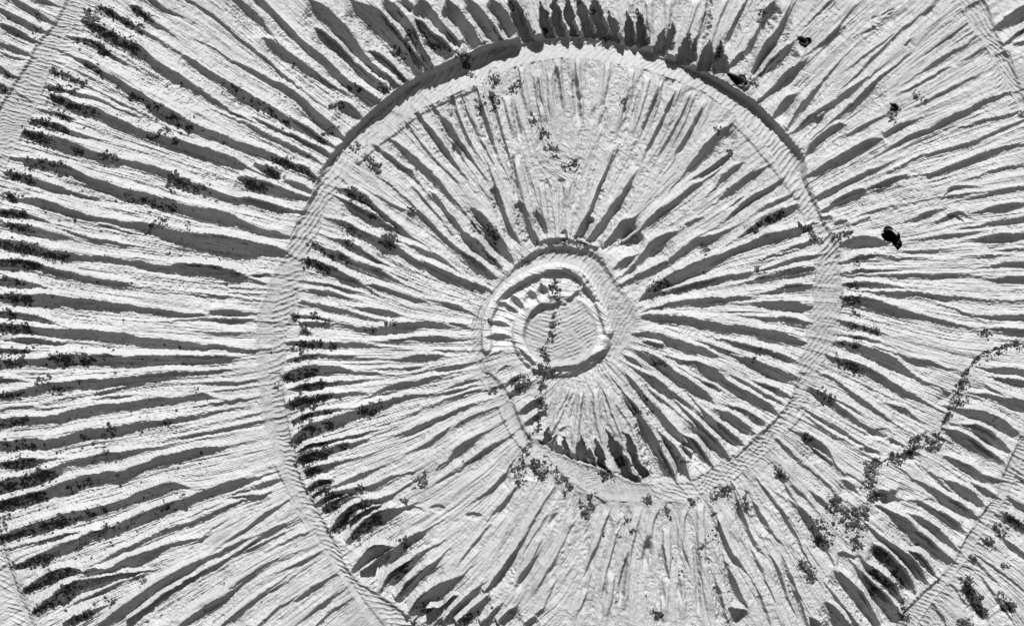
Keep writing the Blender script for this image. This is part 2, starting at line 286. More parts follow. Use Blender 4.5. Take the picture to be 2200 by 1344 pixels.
 (585,-200,28, 620,-100,45, 640,0,42, 690,110,42, 740,210,42, 795,282,15), (790,-100,25, 815,-10,48, 840,100,65, 880,190,75, 925,280,62), (925,-10,40, 960,90,65, 995,190,42), (0,920,30, 120,920,32, 245,930,15), (260,910,16, 340,920,25, 402,936,8), (0,1020,40, 120,1030,38, 250,1040,32, 335,1030,8),
 (1350,20,40, 1320,120,65, 1275,220,75), (1155,140,20, 1160,190,32, 1165,240,40), (1100,735,30, 1155,745,24),
 (610,740,12, 690,662,24, 770,606,34, 855,556,40, 935,519,32), (1000,496,24, 1080,492,30, 1170,492,30, 1240,522,26, 1275,567,22), (1300,595,45, 1340,665,40, 1385,725,22), (955,575,38, 990,640,65, 1025,695,30), (855,635,45, 900,680,65, 935,725,20), (735,675,45, 780,740,55, 825,795,20),
 (645,738,25, 710,770,52, 775,812,20), (680,850,16, 745,882,18), (565,893,25, 640,900,55, 715,922,15), (545,1012,35, 630,1005,75, 715,1010,20), (555,1163,15, 610,1140,42, 665,1123,8), (1275,625,18, 1220,680,36, 1165,725,26),
 (865,852,10, 910,790,22, 980,748,24, 1065,738,16), (775,1078,12, 840,1150,32, 905,1212,35), (1050,1272,55, 1150,1265,65, 1260,1255,75, 1340,1200,75, 1420,1140,55, 1485,1108,12), (930,285,40, 1050,255,55, 1150,245,50, 1250,262,52, 1400,310,50),
],
(950, 300, '', 4.889): [
 (755,250,15, 765,400,32, 785,540,36), (1980,430,22, 1890,600,52, 1830,690,85, 1740,820,95, 1650,950,115, 1560,1070,100), (1545,780,35, 1490,920,92, 1410,1030,100), (1790,210,15, 1700,400,32, 1640,560,42, 1560,745,40), (100,-10,45, 170,130,60, 215,195,15),
 (300,680,25, 380,790,60), (1180,180,30, 1240,200,22),
],
(1300, 350): [
 (205,150,45, 140,260,42, 80,340,55, 30,420,55, -5,465,30), (250,420,80, 170,490,135, 100,560,115, 40,620,85, -10,665,35), (780,140,16, 700,190,42, 620,260,45, 540,320,65, 450,380,75, 380,450,75, 310,510,52, 275,533,12),
 (1275,38,15, 1180,90,65, 1100,150,65, 1000,220,65, 920,280,42, 888,302,10), (1375,145,25, 1290,210,42, 1200,260,42, 1120,320,52, 1060,370,42, 980,430,32, 895,483,12), (1455,247,15, 1360,310,42, 1280,350,42, 1195,402,12), (765,428,15, 640,490,32),
 (565,545,35, 480,580,65, 400,640,85, 330,720,85, 260,790,52, 205,833,12), (260,730,35, 190,770,85, 130,810,75, 65,853,12), (1505,335,50, 1420,390,75, 1330,430,75, 1230,490,65, 1130,560,52, 1045,603,12),
 (925,548,25, 830,590,55, 740,620,65, 650,680,65, 570,740,52, 505,783,40), (510,790,58, 420,830,65, 320,880,65, 230,930,52, 125,973,20), (1685,478,25, 1600,510,52, 1500,540,65, 1400,570,75, 1300,600,85, 1200,640,85, 1100,670,65, 1000,710,65, 900,760,75, 800,800,85, 700,850,105, 600,890,105, 500,940,115, 400,1000,95, 320,1060,65, 275,1093,10),
 (1645,618,25, 1560,650,52, 1480,680,32, 1395,703,12), (1450,710,12, 1350,740,32, 1225,762,25), (1685,733,20, 1560,760,42, 1430,800,52, 1330,830,42, 1225,852,12), (1645,838,45, 1540,855,65, 1430,880,65, 1320,900,65, 1220,920,52, 1155,932,8), (1205,878,25, 1100,890,52, 980,910,55, 860,930,52, 750,960,52, 650,980,42, 575,992,10),
 (1655,985,30, 1550,985,65, 1440,1000,65, 1330,1020,42, 1245,1036,8), (1195,1077,15, 1080,1070,52, 950,1080,55, 820,1090,65, 700,1110,65, 580,1120,55, 450,1140,52, 295,1182,10), (1635,1145,40, 1520,1140,85, 1380,1130,85, 1250,1120,62, 1145,1110,12), (1625,1272,35, 1520,1260,75, 1400,1240,62, 1280,1230,42, 1215,1222,8),
 (295,1218,25, 450,1225,65, 600,1240,65, 760,1270,75, 900,1300,85, 1050,1320,95, 1200,1340,105, 1350,1370,115, 1480,1400,95, 1585,1432,20), (340,1040,15, 420,960,30), (1000,330,12, 1060,290,20, 1110,260,12),
],
(1600, 350): [
 (755,653,35, 830,630,75, 930,625,95, 1060,635,85, 1100,632,20), (775,772,15, 900,750,55, 1040,740,65, 1150,745,52, 1285,746,15), (705,882,10, 830,865,42, 930,850,65, 1020,850,42, 1155,842,12), (850,885,22, 1000,890,32, 1200,890,42, 1350,890,32, 1500,895,42, 1650,895,32, 1795,890,10), (775,965,35, 880,965,75, 1000,965,75, 1120,975,42, 1285,992,12),
 (1030,1020,15, 1150,1030,36, 1280,1035,42, 1420,1045,38, 1600,1060,30, 1800,1070,22, 2000,1080,22, 2210,1087,28), (775,1078,55, 880,1090,85, 1000,1110,95, 1120,1150,85, 1230,1190,75, 1330,1210,55, 1450,1240,52, 1580,1270,55, 1700,1300,42, 1835,1312,10), (755,1248,25, 850,1280,52, 950,1310,55, 1065,1345,25),
 (600,392,25, 700,340,55, 800,280,85, 900,240,85, 965,228,25), (570,282,35, 680,220,55, 800,170,55, 920,110,52, 1050,50,42, 1095,28,8), (960,220,25, 1050,190,52, 1150,150,52, 1200,120,32, 1285,110,12), (610,440,40, 685,430,25), (1325,445,30, 1430,410,52, 1525,378,20), (1535,463,15, 1620,430,65, 1700,400,52, 1745,417,10), (1585,252,12, 1630,200,42, 1700,190,42, 1775,190,15),
 (1820,272,20, 1950,240,42, 2080,215,42, 2215,198,35), (1585,270,20, 1720,260,42, 1855,240,20), (1825,392,15, 1950,360,55, 2080,340,55, 2195,329,20), (1815,502,15, 1950,480,42, 2080,460,55, 2215,438,52), (1475,592,25, 1600,580,36, 1750,560,25, 1905,538,10), (1805,612,20, 1920,595,65, 2050,585,65, 2220,580,62), (1800,737,12, 1920,735,30, 2035,733,10), (2025,692,15, 2215,685,32), (1905,822,10, 2020,810,55, 2220,805,52), (1965,917,25, 2050,920,55, 2220,920,52), (1875,1211,10, 2000,1210,42, 2220,1210,52),
 (1850,102,15, 2000,60,28, 2160,28,12), (1000,720,10, 1250,705,14, 1450,690,8), (1450,1090,10, 1650,1150,16, 1800,1220,10), (720,480,50, 800,458,40), (1400,300,12, 1200,345,16, 1000,390,10), (850,480,14, 980,430,18),
],
(1300, 700): [
 (205,73,10, 300,80,65, 420,100,85, 550,130,85, 680,170,75, 800,210,65, 905,247,10), (300,130,22, 450,155,32), (700,110,12, 820,160,42, 950,200,32, 1035,222,8), (975,118,15, 1100,150,42, 1220,190,65, 1350,240,75, 1450,280,55, 1515,297,10), (1045,248,15, 1130,280,65, 1250,330,95, 1350,380,95, 1450,430,65, 1555,453,20),
 (635,278,25, 740,310,65, 850,360,85, 920,430,75, 1000,490,65, 1100,550,95, 1200,600,95, 1280,650,85, 1340,700,42, 1385,722,8), (995,398,25, 1100,460,52, 1200,520,55, 1280,570,75, 1350,600,42, 1395,617,8), (1215,458,25, 1310,500,65, 1400,550,55, 1485,577,10), (255,187,25, 340,240,65, 420,290,85, 520,360,65, 600,420,75, 700,490,75, 780,550,65, 855,603,20),
 (155,237,15, 220,270,42, 285,313,15), (285,375,25, 380,440,75, 480,520,75, 580,590,65, 685,653,20), (635,685,25, 720,780,65, 800,880,105, 880,970,115, 940,1030,85, 985,1073,10), (735,637,15, 800,720,65, 870,790,85, 940,850,95, 1020,910,85, 1085,948,20), (875,655,35, 950,710,85, 1030,770,95, 1110,820,85, 1175,858,12), (985,637,25, 1070,670,65, 1150,710,65, 1220,750,55, 1248,773,8),
 (145,355,12, 290,540,42, 360,630,55, 440,720,65, 520,810,75, 590,880,65, 645,932,15), (605,845,50, 670,920,105, 740,1000,95, 810,1070,65, 845,1103,10), (155,545,15, 220,630,55, 290,740,65, 330,830,95, 370,920,95, 420,1030,115, 470,1130,115, 520,1200,85, 545,1225,12), (435,865,30, 500,950,85, 560,1040,95, 610,1120,95, 650,1190,55, 675,1225,10), (600,940,20, 680,1010,22), (540,290,10, 700,400,16, 850,470,10), (420,560,10, 560,680,16, 660,760,10),
],
(1300, 700, 'F'): [ (20,830,50, 60,930,90, 120,1060,120, 200,1210,110), (155,840,45, 195,930,65, 245,1060,60, 300,1150,60) ],
(900, 750, 'F'): [ (1030,620,30, 1000,740,90), (1075,700,50, 1050,830,70), (1150,700,40, 1160,860,90), (1280,690,30, 1290,800,100, 1290,920,130), (1405,720,40, 1430,840,70, 1450,960,80), (1350,790,30, 1370,930,60) ],
(900, 750, 'S'): [ (1250,330,12, 1215,480,22, 1180,620,18), (1350,330,12, 1365,520,22, 1385,700,18), (1200,300,12, 1140,430,20, 1080,560,14), (1420,330,12, 1450,460,20, 1480,590,16), (1300,300,10, 1290,480,20, 1285,660,16) ],
(900, 750): [ (930,715,35, 1060,775,70, 1160,825,85, 1230,862,95, 1330,900,105, 1440,955,105, 1500,1000,60), (690,297,15, 760,240,52, 815,207,12), (620,190,15, 680,150,42, 735,128,8), (720,375,35, 790,320,85, 860,280,52, 915,238,12), (800,512,25, 870,450,65, 955,388,50), (810,622,15, 890,560,52, 960,520,52, 1005,468,35), (1120,640,28, 1165,597,15), (1560,290,12, 1640,410,16, 1700,500,12) ],
(1000, 978, 'S'): [
 (390,1090,40, 450,990,60, 530,870,45, 605,745,15), (660,550,45, 745,425,15), (800,640,20, 860,540,40), (640,930,30, 740,840,35), (920,670,25, 975,555,30), (1190,590,20, 1235,465,20), (1410,920,25, 1420,800,65, 1445,640,42), (1690,640,12, 1720,790,22, 1785,925,15), (1800,640,20, 1820,850,34, 1830,1050,34, 1835,1260,30), (920,1000,25, 1000,830,35, 1060,680,15), (1080,1150,18, 1110,1000,25), (1210,1200,30, 1240,950,45, 1290,760,20), (1560,1180,18, 1550,1000,20), (1690,1150,20, 1680,930,25),
],
(1000, 978): [
 (105,333,10, 200,270,42, 280,190,42, 325,115,12), (205,495,20, 290,390,52, 365,295,30), (160,1075,40, 240,980,55, 330,850,45, 425,705,20), (0,795,12, 80,700,20, 160,600,10), (1560,755,12, 1570,850,25, 1592,925,12), (1900,780,15, 1940,850,32, 1965,885,8), (1995,575,15, 2060,730,42, 2130,830,34, 2185,893,12),
 (1955,945,15, 2010,1100,42, 2050,1290,42), (2040,795,15, 2090,960,42, 2150,1100,55, 2210,1200,40), (2135,345,15, 2180,470,42, 2220,590,52, 2270,680,42, 2325,743,8), (2090,1210,90, 2180,1270,130), (560,1255,30, 630,1205,20), (0,60,25, 110,10,20), (500,700,15, 560,600,20, 620,520,12), (30,1300,90, 110,1200,85, 175,1125,25), (150,1330,80, 230,1240,85, 285,1172,15), (285,1340,80, 350,1270,65, 385,1235,10), (490,1335,60, 560,1260,55),
],
(1600, 978): [
 (55,355,20, 110,470,55, 160,550,52, 225,625,12), (265,115,50, 310,180,42, 330,270,26, 385,345,12), (330,190,15, 430,290,32, 535,395,12), (185,305,10, 300,450,26, 380,600,42, 435,705,20), (375,385,25, 440,430,55, 490,490,65, 540,580,65, 600,680,65, 655,775,25), (545,305,25, 600,360,52, 655,413,12),
 (445,55,25, 560,160,32, 650,240,32, 725,303,8), (780,200,32, 830,250,75, 885,303,20), (595,-12,15, 700,80,32, 770,130,22, 835,162,20), (695,885,45, 780,970,75, 850,1060,85, 930,1150,85, 990,1250,85, 1045,1345,60), (885,895,25, 960,1000,65, 1040,1100,105, 1120,1180,115, 1190,1270,115, 1240,1345,60), (615,1135,35, 690,1220,75, 760,1310,105, 800,1350,90),
 (690,1080,16, 760,1180,32, 830,1260,42, 885,1335,35), (500,1265,55, 565,1340,80), (335,895,25, 390,1040,42, 440,1180,42, 482,1330,25), (205,795,12, 260,900,22, 300,1030,32, 345,1140,20), (965,865,25, 1030,950,115, 1100,1010,115, 1170,1080,105, 1235,1165,40), (995,675,45, 1080,770,85, 1150,850,95, 1220,920,105, 1280,1010,95, 1325,1085,40),
 (1015,598,25, 1100,680,65, 1180,760,95, 1260,830,115, 1330,910,115, 1390,980,85, 1445,1012,12), (1265,745,50, 1360,820,95, 1430,890,75, 1505,953,20), (1105,438,30, 1220,520,75, 1290,590,105, 1370,660,115, 1450,720,95, 1530,790,95, 1620,850,65, 1695,872,10), (1285,475,50, 1390,530,95, 1480,590,95, 1570,660,95, 1655,733,25),
 (1225,358,15, 1380,370,32, 1480,440,65, 1580,500,85, 1660,560,85, 1735,612,20), (1365,207,15, 1480,280,55, 1580,350,85, 1680,410,95, 1770,470,75, 1845,517,12), (1565,197,30, 1660,250,75, 1750,310,95, 1830,370,65, 1885,402,10), (1840,250,28, 1930,310,52, 2015,352,12), (1580,15,35, 1690,80,65, 1790,130,95, 1870,190,85, 1960,210,65, 2045,210,20), (1480,150,12, 1550,220,25, 1605,263,10),
 (760,780,75, 830,800,65, 885,790,15), (1075,295,80, 1150,350,85, 1225,372,25), (2095,347,30, 2170,400,42, 2240,440,42), (2020,450,40, 2110,510,65, 2220,590,60), (2035,657,15, 2110,720,42, 2220,810,40), (1795,827,15, 1880,900,26, 1965,972,10), (1925,857,15, 2050,940,26, 2185,1052,12), (1735,985,35, 1790,1090,65, 1850,1200,65, 1905,1285,50), (2050,1140,60, 2115,1235,40), (1640,1040,12, 1735,1153,12), (1480,1180,14, 1560,1280,20, 1590,1345,14), (1900,1000,14, 2000,1120,20, 2085,1255,14), (60,760,15, 130,900,22, 190,1040,15), (100,1050,18, 150,1180,28, 200,1320,25),
],
(1600, 700): [
 (695,127,20, 800,150,65, 900,180,75, 1000,210,85, 1100,260,85, 1200,310,75, 1300,370,42, 1385,422,10), (635,237,30, 740,280,75, 850,310,85, 980,370,75, 1100,440,75, 1200,500,65, 1310,560,52, 1400,600,42, 1485,642,10), (800,80,16, 900,95,42, 1020,120,32, 1085,142,8), (1115,198,15, 1230,240,32, 1350,280,52, 1470,300,42, 1585,332,10),
 (575,367,15, 680,420,42, 780,480,32, 880,560,42, 980,630,42, 1085,703,20), (505,485,22, 600,550,65, 700,620,65, 800,700,52, 900,770,42, 1000,820,32, 1100,870,22, 1185,913,8), (700,580,16, 800,630,32, 905,683,8), (1145,618,15, 1250,660,55, 1345,723,20), (445,657,25, 550,710,32, 680,780,42, 780,840,32, 845,883,12), (515,738,25, 600,800,42, 700,860,32, 785,903,8),
 (425,845,22, 510,890,65, 590,940,75, 650,1000,55, 693,1063,12), (255,895,25, 350,980,32, 430,1050,22), (1550,500,65, 1605,545,50), (915,967,30, 960,980,65, 1055,997,30), (1295,1010,75, 1350,970,85), (1925,40,15, 2050,40,65, 2220,50,52), (1915,338,30, 2010,350,65, 2100,350,65, 2220,385,62), (1995,408,25, 2100,440,65, 2220,462,52),
 (1755,538,15, 1900,550,42, 2000,580,55, 2100,620,95, 2220,655,85), (1695,668,30, 1800,700,75, 1900,730,85, 2000,770,95, 2100,830,65, 2175,863,8), (1695,787,20, 1810,820,75, 1920,880,115, 2020,950,85, 2095,993,12), (1575,815,55, 1680,870,85, 1780,930,95, 1880,1000,95, 1970,1060,75, 2055,1103,8), (1795,438,15, 1900,470,26, 1985,523,12), (2135,1188,25, 2220,1240,40), (1780,560,12, 1500,470,12),
],
}

# corner of the patch measured in, points (x, y, width), number of knobs, k black / g grey, label of the larger crusts
LICHENS = [
(0,0,(720,170,60, 830,250,75, 950,320,80, 1060,380,60),150,'k','dense black lichen crust filling the topmost thick groove beside the upper left suture band'),
(0,0,(780,60,40, 900,120,60, 1000,180,50, 1120,250,40),90,'k','speckled black lichen trail just above the topmost thick dark groove at upper left'),
(0,0,(1030,40,40, 1110,100,50, 1200,165,30),50,'k','short black lichen streak at the top edge right of the upper left suture band'),
(0,0,(690,80,25, 700,150,40, 730,190,50),35,'k',''),
(0,0,(620,310,30, 740,345,40, 870,425,40),55,'k','thin black lichen streak in the short groove under the topmost thick dark groove'),
(0,0,(640,490,30, 790,560,50),18,'k',''),
(0,0,(420,560,30, 500,590,40, 650,650,40),55,'k','small bushy black lichen streak on a short groove below the suture crack at upper left'),
(0,0,(360,680,20, 420,695,30, 520,710,50, 650,740,40),45,'k',''),
(0,0,(400,760,40, 500,800,60, 620,850,50, 730,880,40),95,'k','black lichen crust on a blunt groove tip with curled specks just above it'),
(0,0,(350,870,30, 430,890,30, 520,912,30),28,'k',''),
(0,0,(250,950,40, 340,970,50, 450,1010,60, 540,1040,40),85,'k','black lichen streak on the second groove tip above the rounded dark tip at the left'),
(0,0,(190,1050,40, 280,1080,60, 400,1110,70),85,'k','black lichen crust packed into the rounded dark groove tip nearest the left suture band'),
(0,0,(600,1160,50, 610,1200,50),22,'k',''),
(0,0,(210,1280,50, 300,1290,55, 400,1300,55, 500,1300,30),60,'k','black lichen clumps on the groove tip below the rounded dark tip at the left'),
(0,0,(930,690,50, 1070,750,60, 1200,810,70, 1340,900,60, 1430,950,60, 1500,1000,40),75,'k','loose black lichen dots strung along the middle of the long groove at upper left'),
(0,0,(1180,1080,60, 1280,1080,60, 1400,1110,40, 1280,1020,40),55,'k','black lichen with a curled thread halfway along the groove left of the spiral band'),
(0,0,(760,1220,40, 810,1230,60, 920,1250,40),30,'k',''),
(0,0,(0,690,50, 30,700,40),18,'k',''), (0,0,(60,590,40, 80,600,40),12,'k',''), (0,0,(300,60,10, 295,200,14, 290,300,14),14,'k',''), (0,0,(1850,700,50, 2000,790,50, 2150,890,50),22,'k',''),
(0,350,(60,90,50, 150,110,60, 250,140,40),55,'k','black lichen clumps on the first groove touching the bare flat at left edge'),
(0,350,(50,250,40, 130,290,50),38,'k',''), (0,350,(0,390,40, 100,390,50, 200,410,40),65,'k','black lichen band at the left edge two grooves above the tufted fringe'),
(0,350,(20,490,40, 120,490,50, 200,520,40),45,'k',''),
(0,350,(0,650,70, 150,670,70, 300,690,70, 350,740,60, 500,740,50),160,'k','thick bushy black lichen fringe along the left edge groove with two upright tufts'),
(0,350,(0,780,50, 150,790,50, 300,810,60),85,'k','black lichen band in the left edge groove directly below the tufted fringe'),
(0,350,(0,920,50, 80,930,50, 180,950,30),36,'k',''), (0,350,(0,1060,50, 130,1070,60, 230,1070,40),80,'k','black lichen ending in a round dot in the left edge groove level with the hub'),
(0,350,(0,1180,50, 120,1190,50),25,'k',''), (0,350,(1140,570,12, 1200,490,16, 1230,460,15),16,'k',''), (0,350,(1270,470,40, 1300,480,40),22,'k',''),
(0,350,(1340,110,40, 1400,150,60, 1520,190,60, 1600,210,40),75,'k','black lichen cluster midway in the groove above the broadest shadow of the left field'),
(0,350,(770,90,40, 1520,515,30),10,'k',''), (0,350,(1330,190,60),18,'k',''), (0,350,(940,250,40, 1060,270,60, 1280,300,60, 1420,350,30),30,'k',''), (0,350,(1180,370,10, 1220,310,14),10,'k',''),(0,350,(1350,360,40),8,'k',''),
(0,660,(0,160,60, 150,170,60, 250,190,40),75,'k','black lichen at the left edge start of the long groove that reaches the spiral band'),
(0,660,(0,440,60, 80,440,50, 170,430,40),52,'k','black lichen knot where a thick shadow meets the left edge below the hub level'),
(0,660,(400,390,40, 480,410,60, 580,410,85, 700,410,60),120,'k','isolated heavy black lichen mass sitting midway along a broad horizontal shadow at the left'),
(0,660,(0,350,40, 120,350,50, 200,350,20),40,'k',''), (0,660,(0,690,50, 60,690,50, 150,690,40),42,'k',''), (0,660,(280,580,30, 340,580,40, 400,570,20),26,'k',''), (0,660,(0,900,50, 90,910,50, 200,880,30),40,'k',''),
(0,660,(0,1090,60, 90,1090,60, 250,1110,50),45,'k',''), (0,660,(40,1260,40, 180,1220,80, 240,1230,50),60,'k','black lichen lump on the small groove just above the bleached speckled thicket at the left'),
(0,660,(650,1040,60, 760,1050,40),12,'k',''), (0,660,(870,960,40),14,'k',''), (0,660,(1310,910,35),9,'k',''),(0,660,(840,1130,30),8,'k',''),(0,660,(370,650,60, 460,670,40, 540,630,30),16,'k',''),(0,660,(1530,650,40),10,'g',''),
(0,978,(0,230,100, 100,230,110, 200,200,110, 290,140,60, 400,160,50),230,'k','widest black and grey lichen thicket at the left edge of the lower left field'),
(0,978,(0,400,60, 100,380,60, 200,360,50, 330,320,40),115,'k','solid black lichen wedge at the left edge under the widest lichen thicket'),
(0,978,(10,480,50, 30,570,50),40,'g',''),
(0,978,(0,670,50, 130,620,70, 280,580,90, 400,550,60, 560,490,40),175,'k','long black lichen fringe starting at the top of the pale rail at bottom left'),
(0,978,(130,880,40, 250,840,60, 350,810,60, 440,780,40),95,'k','black lichen crust in the first groove tip right of the pale rail at bottom left'),
(0,978,(200,1070,50, 300,1020,70, 420,960,80, 540,910,50),135,'k','black lichen crust in the second groove tip right of the pale rail at bottom left'),
(0,978,(280,1230,40, 380,1170,70, 500,1090,80, 570,1020,60),125,'k','lowest black lichen crust beside the pale rail near the bottom left corner'),
(0,978,(1110,1000,25, 1130,990,30),16,'k',''), (0,978,(870,1160,35, 885,1150,35),16,'k',''), (0,978,(560,1320,50, 620,1280,50, 680,1250,40, 760,1190,40),45,'k',''), (0,978,(560,230,60, 690,200,40, 520,290,40),24,'k',''),(0,978,(560,490,50, 700,460,60, 850,390,40),28,'k',''),(0,978,(590,710,60, 740,630,60, 860,570,60, 1000,560,50, 1110,490,40, 1230,430,60, 1520,330,50),60,'k',''),
(500,660,(490,70,35),16,'k',''), (500,660,(620,75,40, 660,90,40),16,'k',''), (500,660,(780,95,35, 700,130,30),14,'k',''), (500,660,(560,180,40, 580,195,40),16,'k',''),(500,660,(1095,175,35),8,'k',''),(500,660,(1260,125,30),8,'k',''),
(500,660,(460,300,40, 540,305,50, 640,300,50, 730,295,40, 810,300,30),70,'k','row of five round black lichen tufts on the groove right of the left spiral limb'),
(500,660,(520,400,40, 580,390,50, 650,395,20),30,'k',''), (500,660,(410,560,25, 510,530,80, 560,560,50, 640,490,70),90,'k','two upright black lichen tufts on the leaf shaped shadow at the middle whorl rim'),
(500,660,(560,640,50, 620,620,50, 700,605,30),42,'k',''), (500,660,(460,770,40, 540,750,80, 640,730,60, 740,700,40),140,'k','dense black lichen bush below the two tufted shadow at the middle whorl left rim'),
(500,660,(500,900,30, 580,870,40, 680,830,60, 770,820,40),65,'k','black lichen streak sloping up below the dense bush at the middle whorl left rim'),
(500,660,(490,1060,60, 550,1000,60, 560,950,40, 640,960,40),75,'k','black lichen in the big slanting shadow low on the middle whorl left rim'),
(500,660,(760,930,60),24,'k',''), (500,660,(1000,790,40, 1050,820,60, 1150,770,60),55,'k','black lichen patch far inside the middle whorl above the rubbly field left of the hub'),
(500,660,(540,1160,50, 620,1110,70, 720,1080,40),65,'k','black lichen bush directly under the big slanting shadow of the middle whorl'),
(500,660,(560,1220,70, 640,1180,60, 720,1160,60, 740,1130,40),95,'k','thick black lichen lump at the lower end of the middle whorl left rim'),
(500,660,(880,1100,35),14,'k',''), (500,660,(340,620,30),8,'k',''),
(500,978,(600,160,60, 640,110,60, 680,80,50),65,'k','ragged black lichen tuft reaching onto the chisel strokes of the spiral band'),
(500,978,(620,280,60, 690,230,60, 760,200,50, 740,270,40),85,'k','black lichen bush on the groove tip just under the ragged tuft by the spiral band'),
(500,978,(690,390,50, 760,350,60, 840,310,40),75,'k','black lichen streak on the groove tip with round dots to its right at lower left'),
(500,978,(800,410,50),18,'k',''), (500,978,(910,355,40, 1030,225,30, 860,370,20),18,'k',''),
(500,978,(800,590,40, 880,520,60, 960,440,60, 1060,390,70),150,'k','long bushy black lichen strip second from the wedge of open shadow at lower left'),
(500,978,(940,660,50, 1010,600,60, 1080,550,60, 1150,520,50),115,'k','black lichen strip right above the wedge of open shadow at lower left'),
(500,978,(1500,1190,50, 1530,1240,40),20,'k',''), (500,978,(1820,1310,60, 1900,1290,50),30,'k',''), (500,978,(1450,180,40, 1490,150,50, 1530,180,40, 1450,250,30),40,'k',''),(500,978,(1350,360,30, 1350,410,30),14,'k',''),(500,978,(1260,655,40, 1390,680,40, 1340,740,30),22,'k',''),(500,978,(1340,910,40),14,'k',''),(500,978,(1280,980,30, 1410,850,40),14,'k',''),
(500,350,(260,50,50, 350,100,60),60,'k','black lichen crust left of the spiral band just under the flat rib ends'),
(500,350,(100,150,50, 180,170,60, 230,210,40),65,'k','black lichen mass in the short groove left of the crust above the spiral band'),
(500,350,(400,20,60, 480,20,50, 560,50,50, 630,120,40),50,'k',''),
(500,350,(910,220,50, 1000,280,70, 1060,320,60),65,'k','black lichen at a middle whorl groove tip with a pale hollow above it'),
(500,350,(630,650,30, 740,710,40, 810,740,40, 920,770,40),42,'k',''), (500,350,(590,780,40, 650,800,60, 770,850,50),65,'k','black lichen on the groove tip where the left spiral limb is narrowest'),
(500,350,(870,520,40, 990,575,40),14,'k',''),(500,350,(915,640,50),16,'k',''),(500,350,(1090,420,40),8,'k',''),(500,350,(1090,20,40, 1150,60,25),18,'k',''),(500,350,(1400,370,40),10,'k',''),
(900,450,(560,110,30, 580,200,70, 620,260,40),50,'k','black lichen in the widest groove at the upper left of the hub'),
(900,450,(1830,600,50, 1910,590,50, 1950,570,30),48,'k','black lichen clump in the groove just right of the hub'),
(900,450,(800,370,50, 870,440,40),22,'g',''), (900,450,(1070,850,20, 1060,930,14, 1040,1000,22, 1000,1050,26, 990,1140,18, 1020,1190,15),55,'k','thin black lichen thread following the crack down through the round hub'),
(900,450,(1060,590,40, 1080,680,50, 1100,710,40),40,'k',''), (900,450,(540,830,40, 560,880,30),10,'g',''),
(1000,0,(190,570,60, 250,650,55),45,'g',''), (1000,0,(40,580,40),16,'k',''), (1000,0,(360,710,40, 440,660,25),20,'k',''), (1000,0,(240,810,50, 210,740,20, 230,860,30),36,'k',''), (1000,0,(100,770,30, 140,890,30),10,'k',''), (1000,0,(520,940,60, 560,980,40, 650,1060,40),40,'k',''), (1000,0,(640,1160,60, 730,1190,30),38,'g',''), (1000,0,(850,1290,50, 760,1310,40),28,'k',''),
(1000,0,(630,210,40, 640,250,30),14,'k',''), (1000,0,(1000,70,35, 1005,100,30),14,'k',''),(1000,0,(1110,270,25, 1135,330,20),12,'k',''),(1000,0,(885,15,25),7,'k',''),(1000,0,(2000,420,35),9,'k',''),(1000,0,(1990,1040,35),10,'k',''),(1000,0,(2070,1195,40, 2110,1220,30),14,'k',''),(1000,0,(1370,110,20),6,'k',''),(1000,0,(290,210,30, 150,210,40),14,'k',''),(1000,0,(375,40,25),10,'k',''),(1000,0,(1230,790,30),8,'k',''),(1000,0,(10,440,50),18,'k',''),
(500,0,(1390,260,50, 1420,360,50),42,'k','black lichen clump in a dark groove left of the twig shaped crack'),
(500,0,(1270,380,60, 1290,400,60),26,'k',''), (500,0,(1490,220,30, 1500,270,30, 1540,330,30, 1600,360,30, 1680,350,25, 1720,380,16),50,'k','twig shaped black lichen crack crossing the shaded grooves at the top'),(500,0,(1790,420,40, 1830,490,30),26,'k',''),
(500,0,(830,830,50, 780,860,40, 860,790,30),30,'k',''), (500,0,(880,640,35, 1000,705,16),10,'k',''),(500,0,(300,890,35),9,'k',''),(500,0,(190,810,30),7,'k',''),(500,0,(440,970,45),13,'k',''),(500,0,(580,1050,40, 720,1100,40),16,'k',''),(500,0,(1130,680,40, 1200,700,40),16,'k',''),(500,0,(970,1100,40, 980,1190,40),20,'k',''),(500,0,(1100,1290,45, 1060,1260,30),18,'k',''),(500,0,(300,1240,50, 380,1270,50, 450,1300,40),36,'k',''),(500,0,(20,700,40),8,'k',''),(500,0,(780,1000,30),7,'k',''),
(1600,0,(1160,840,60, 1180,870,40),22,'k',''), (1600,0,(1160,940,18, 1190,970,14),8,'k',''), (1600,0,(1340,730,45, 1400,800,40),24,'g',''), (1600,0,(10,670,60, 60,640,30),24,'k',''), (1600,0,(130,220,30, 150,60,25),18,'k',''),
(1600,350,(820,550,35, 790,580,30, 740,600,45),34,'k',''), (1600,350,(790,1080,40, 850,1080,70, 900,1090,40),45,'k','black lichen tuft right of the spiral band on a groove below the black hole'), (1600,350,(880,950,35, 850,960,30),14,'k',''), (1600,350,(850,1270,50, 940,1310,50, 1060,1330,30, 850,1180,30),45,'k',''), (1600,350,(470,490,45, 540,590,40, 590,610,25),34,'k',''), (1600,350,(890,620,25, 880,855,20, 900,750,20),12,'k',''),
(1300,350,(1300,440,40, 1360,420,50, 1420,390,50),55,'k','black lichen streak in a middle whorl groove by the smooth triangular facets'), (1300,350,(780,660,40, 810,700,40),18,'k',''), (1300,350,(1190,820,30, 1240,890,15),14,'k',''), (1300,350,(1120,530,50, 1230,480,40),30,'k',''),
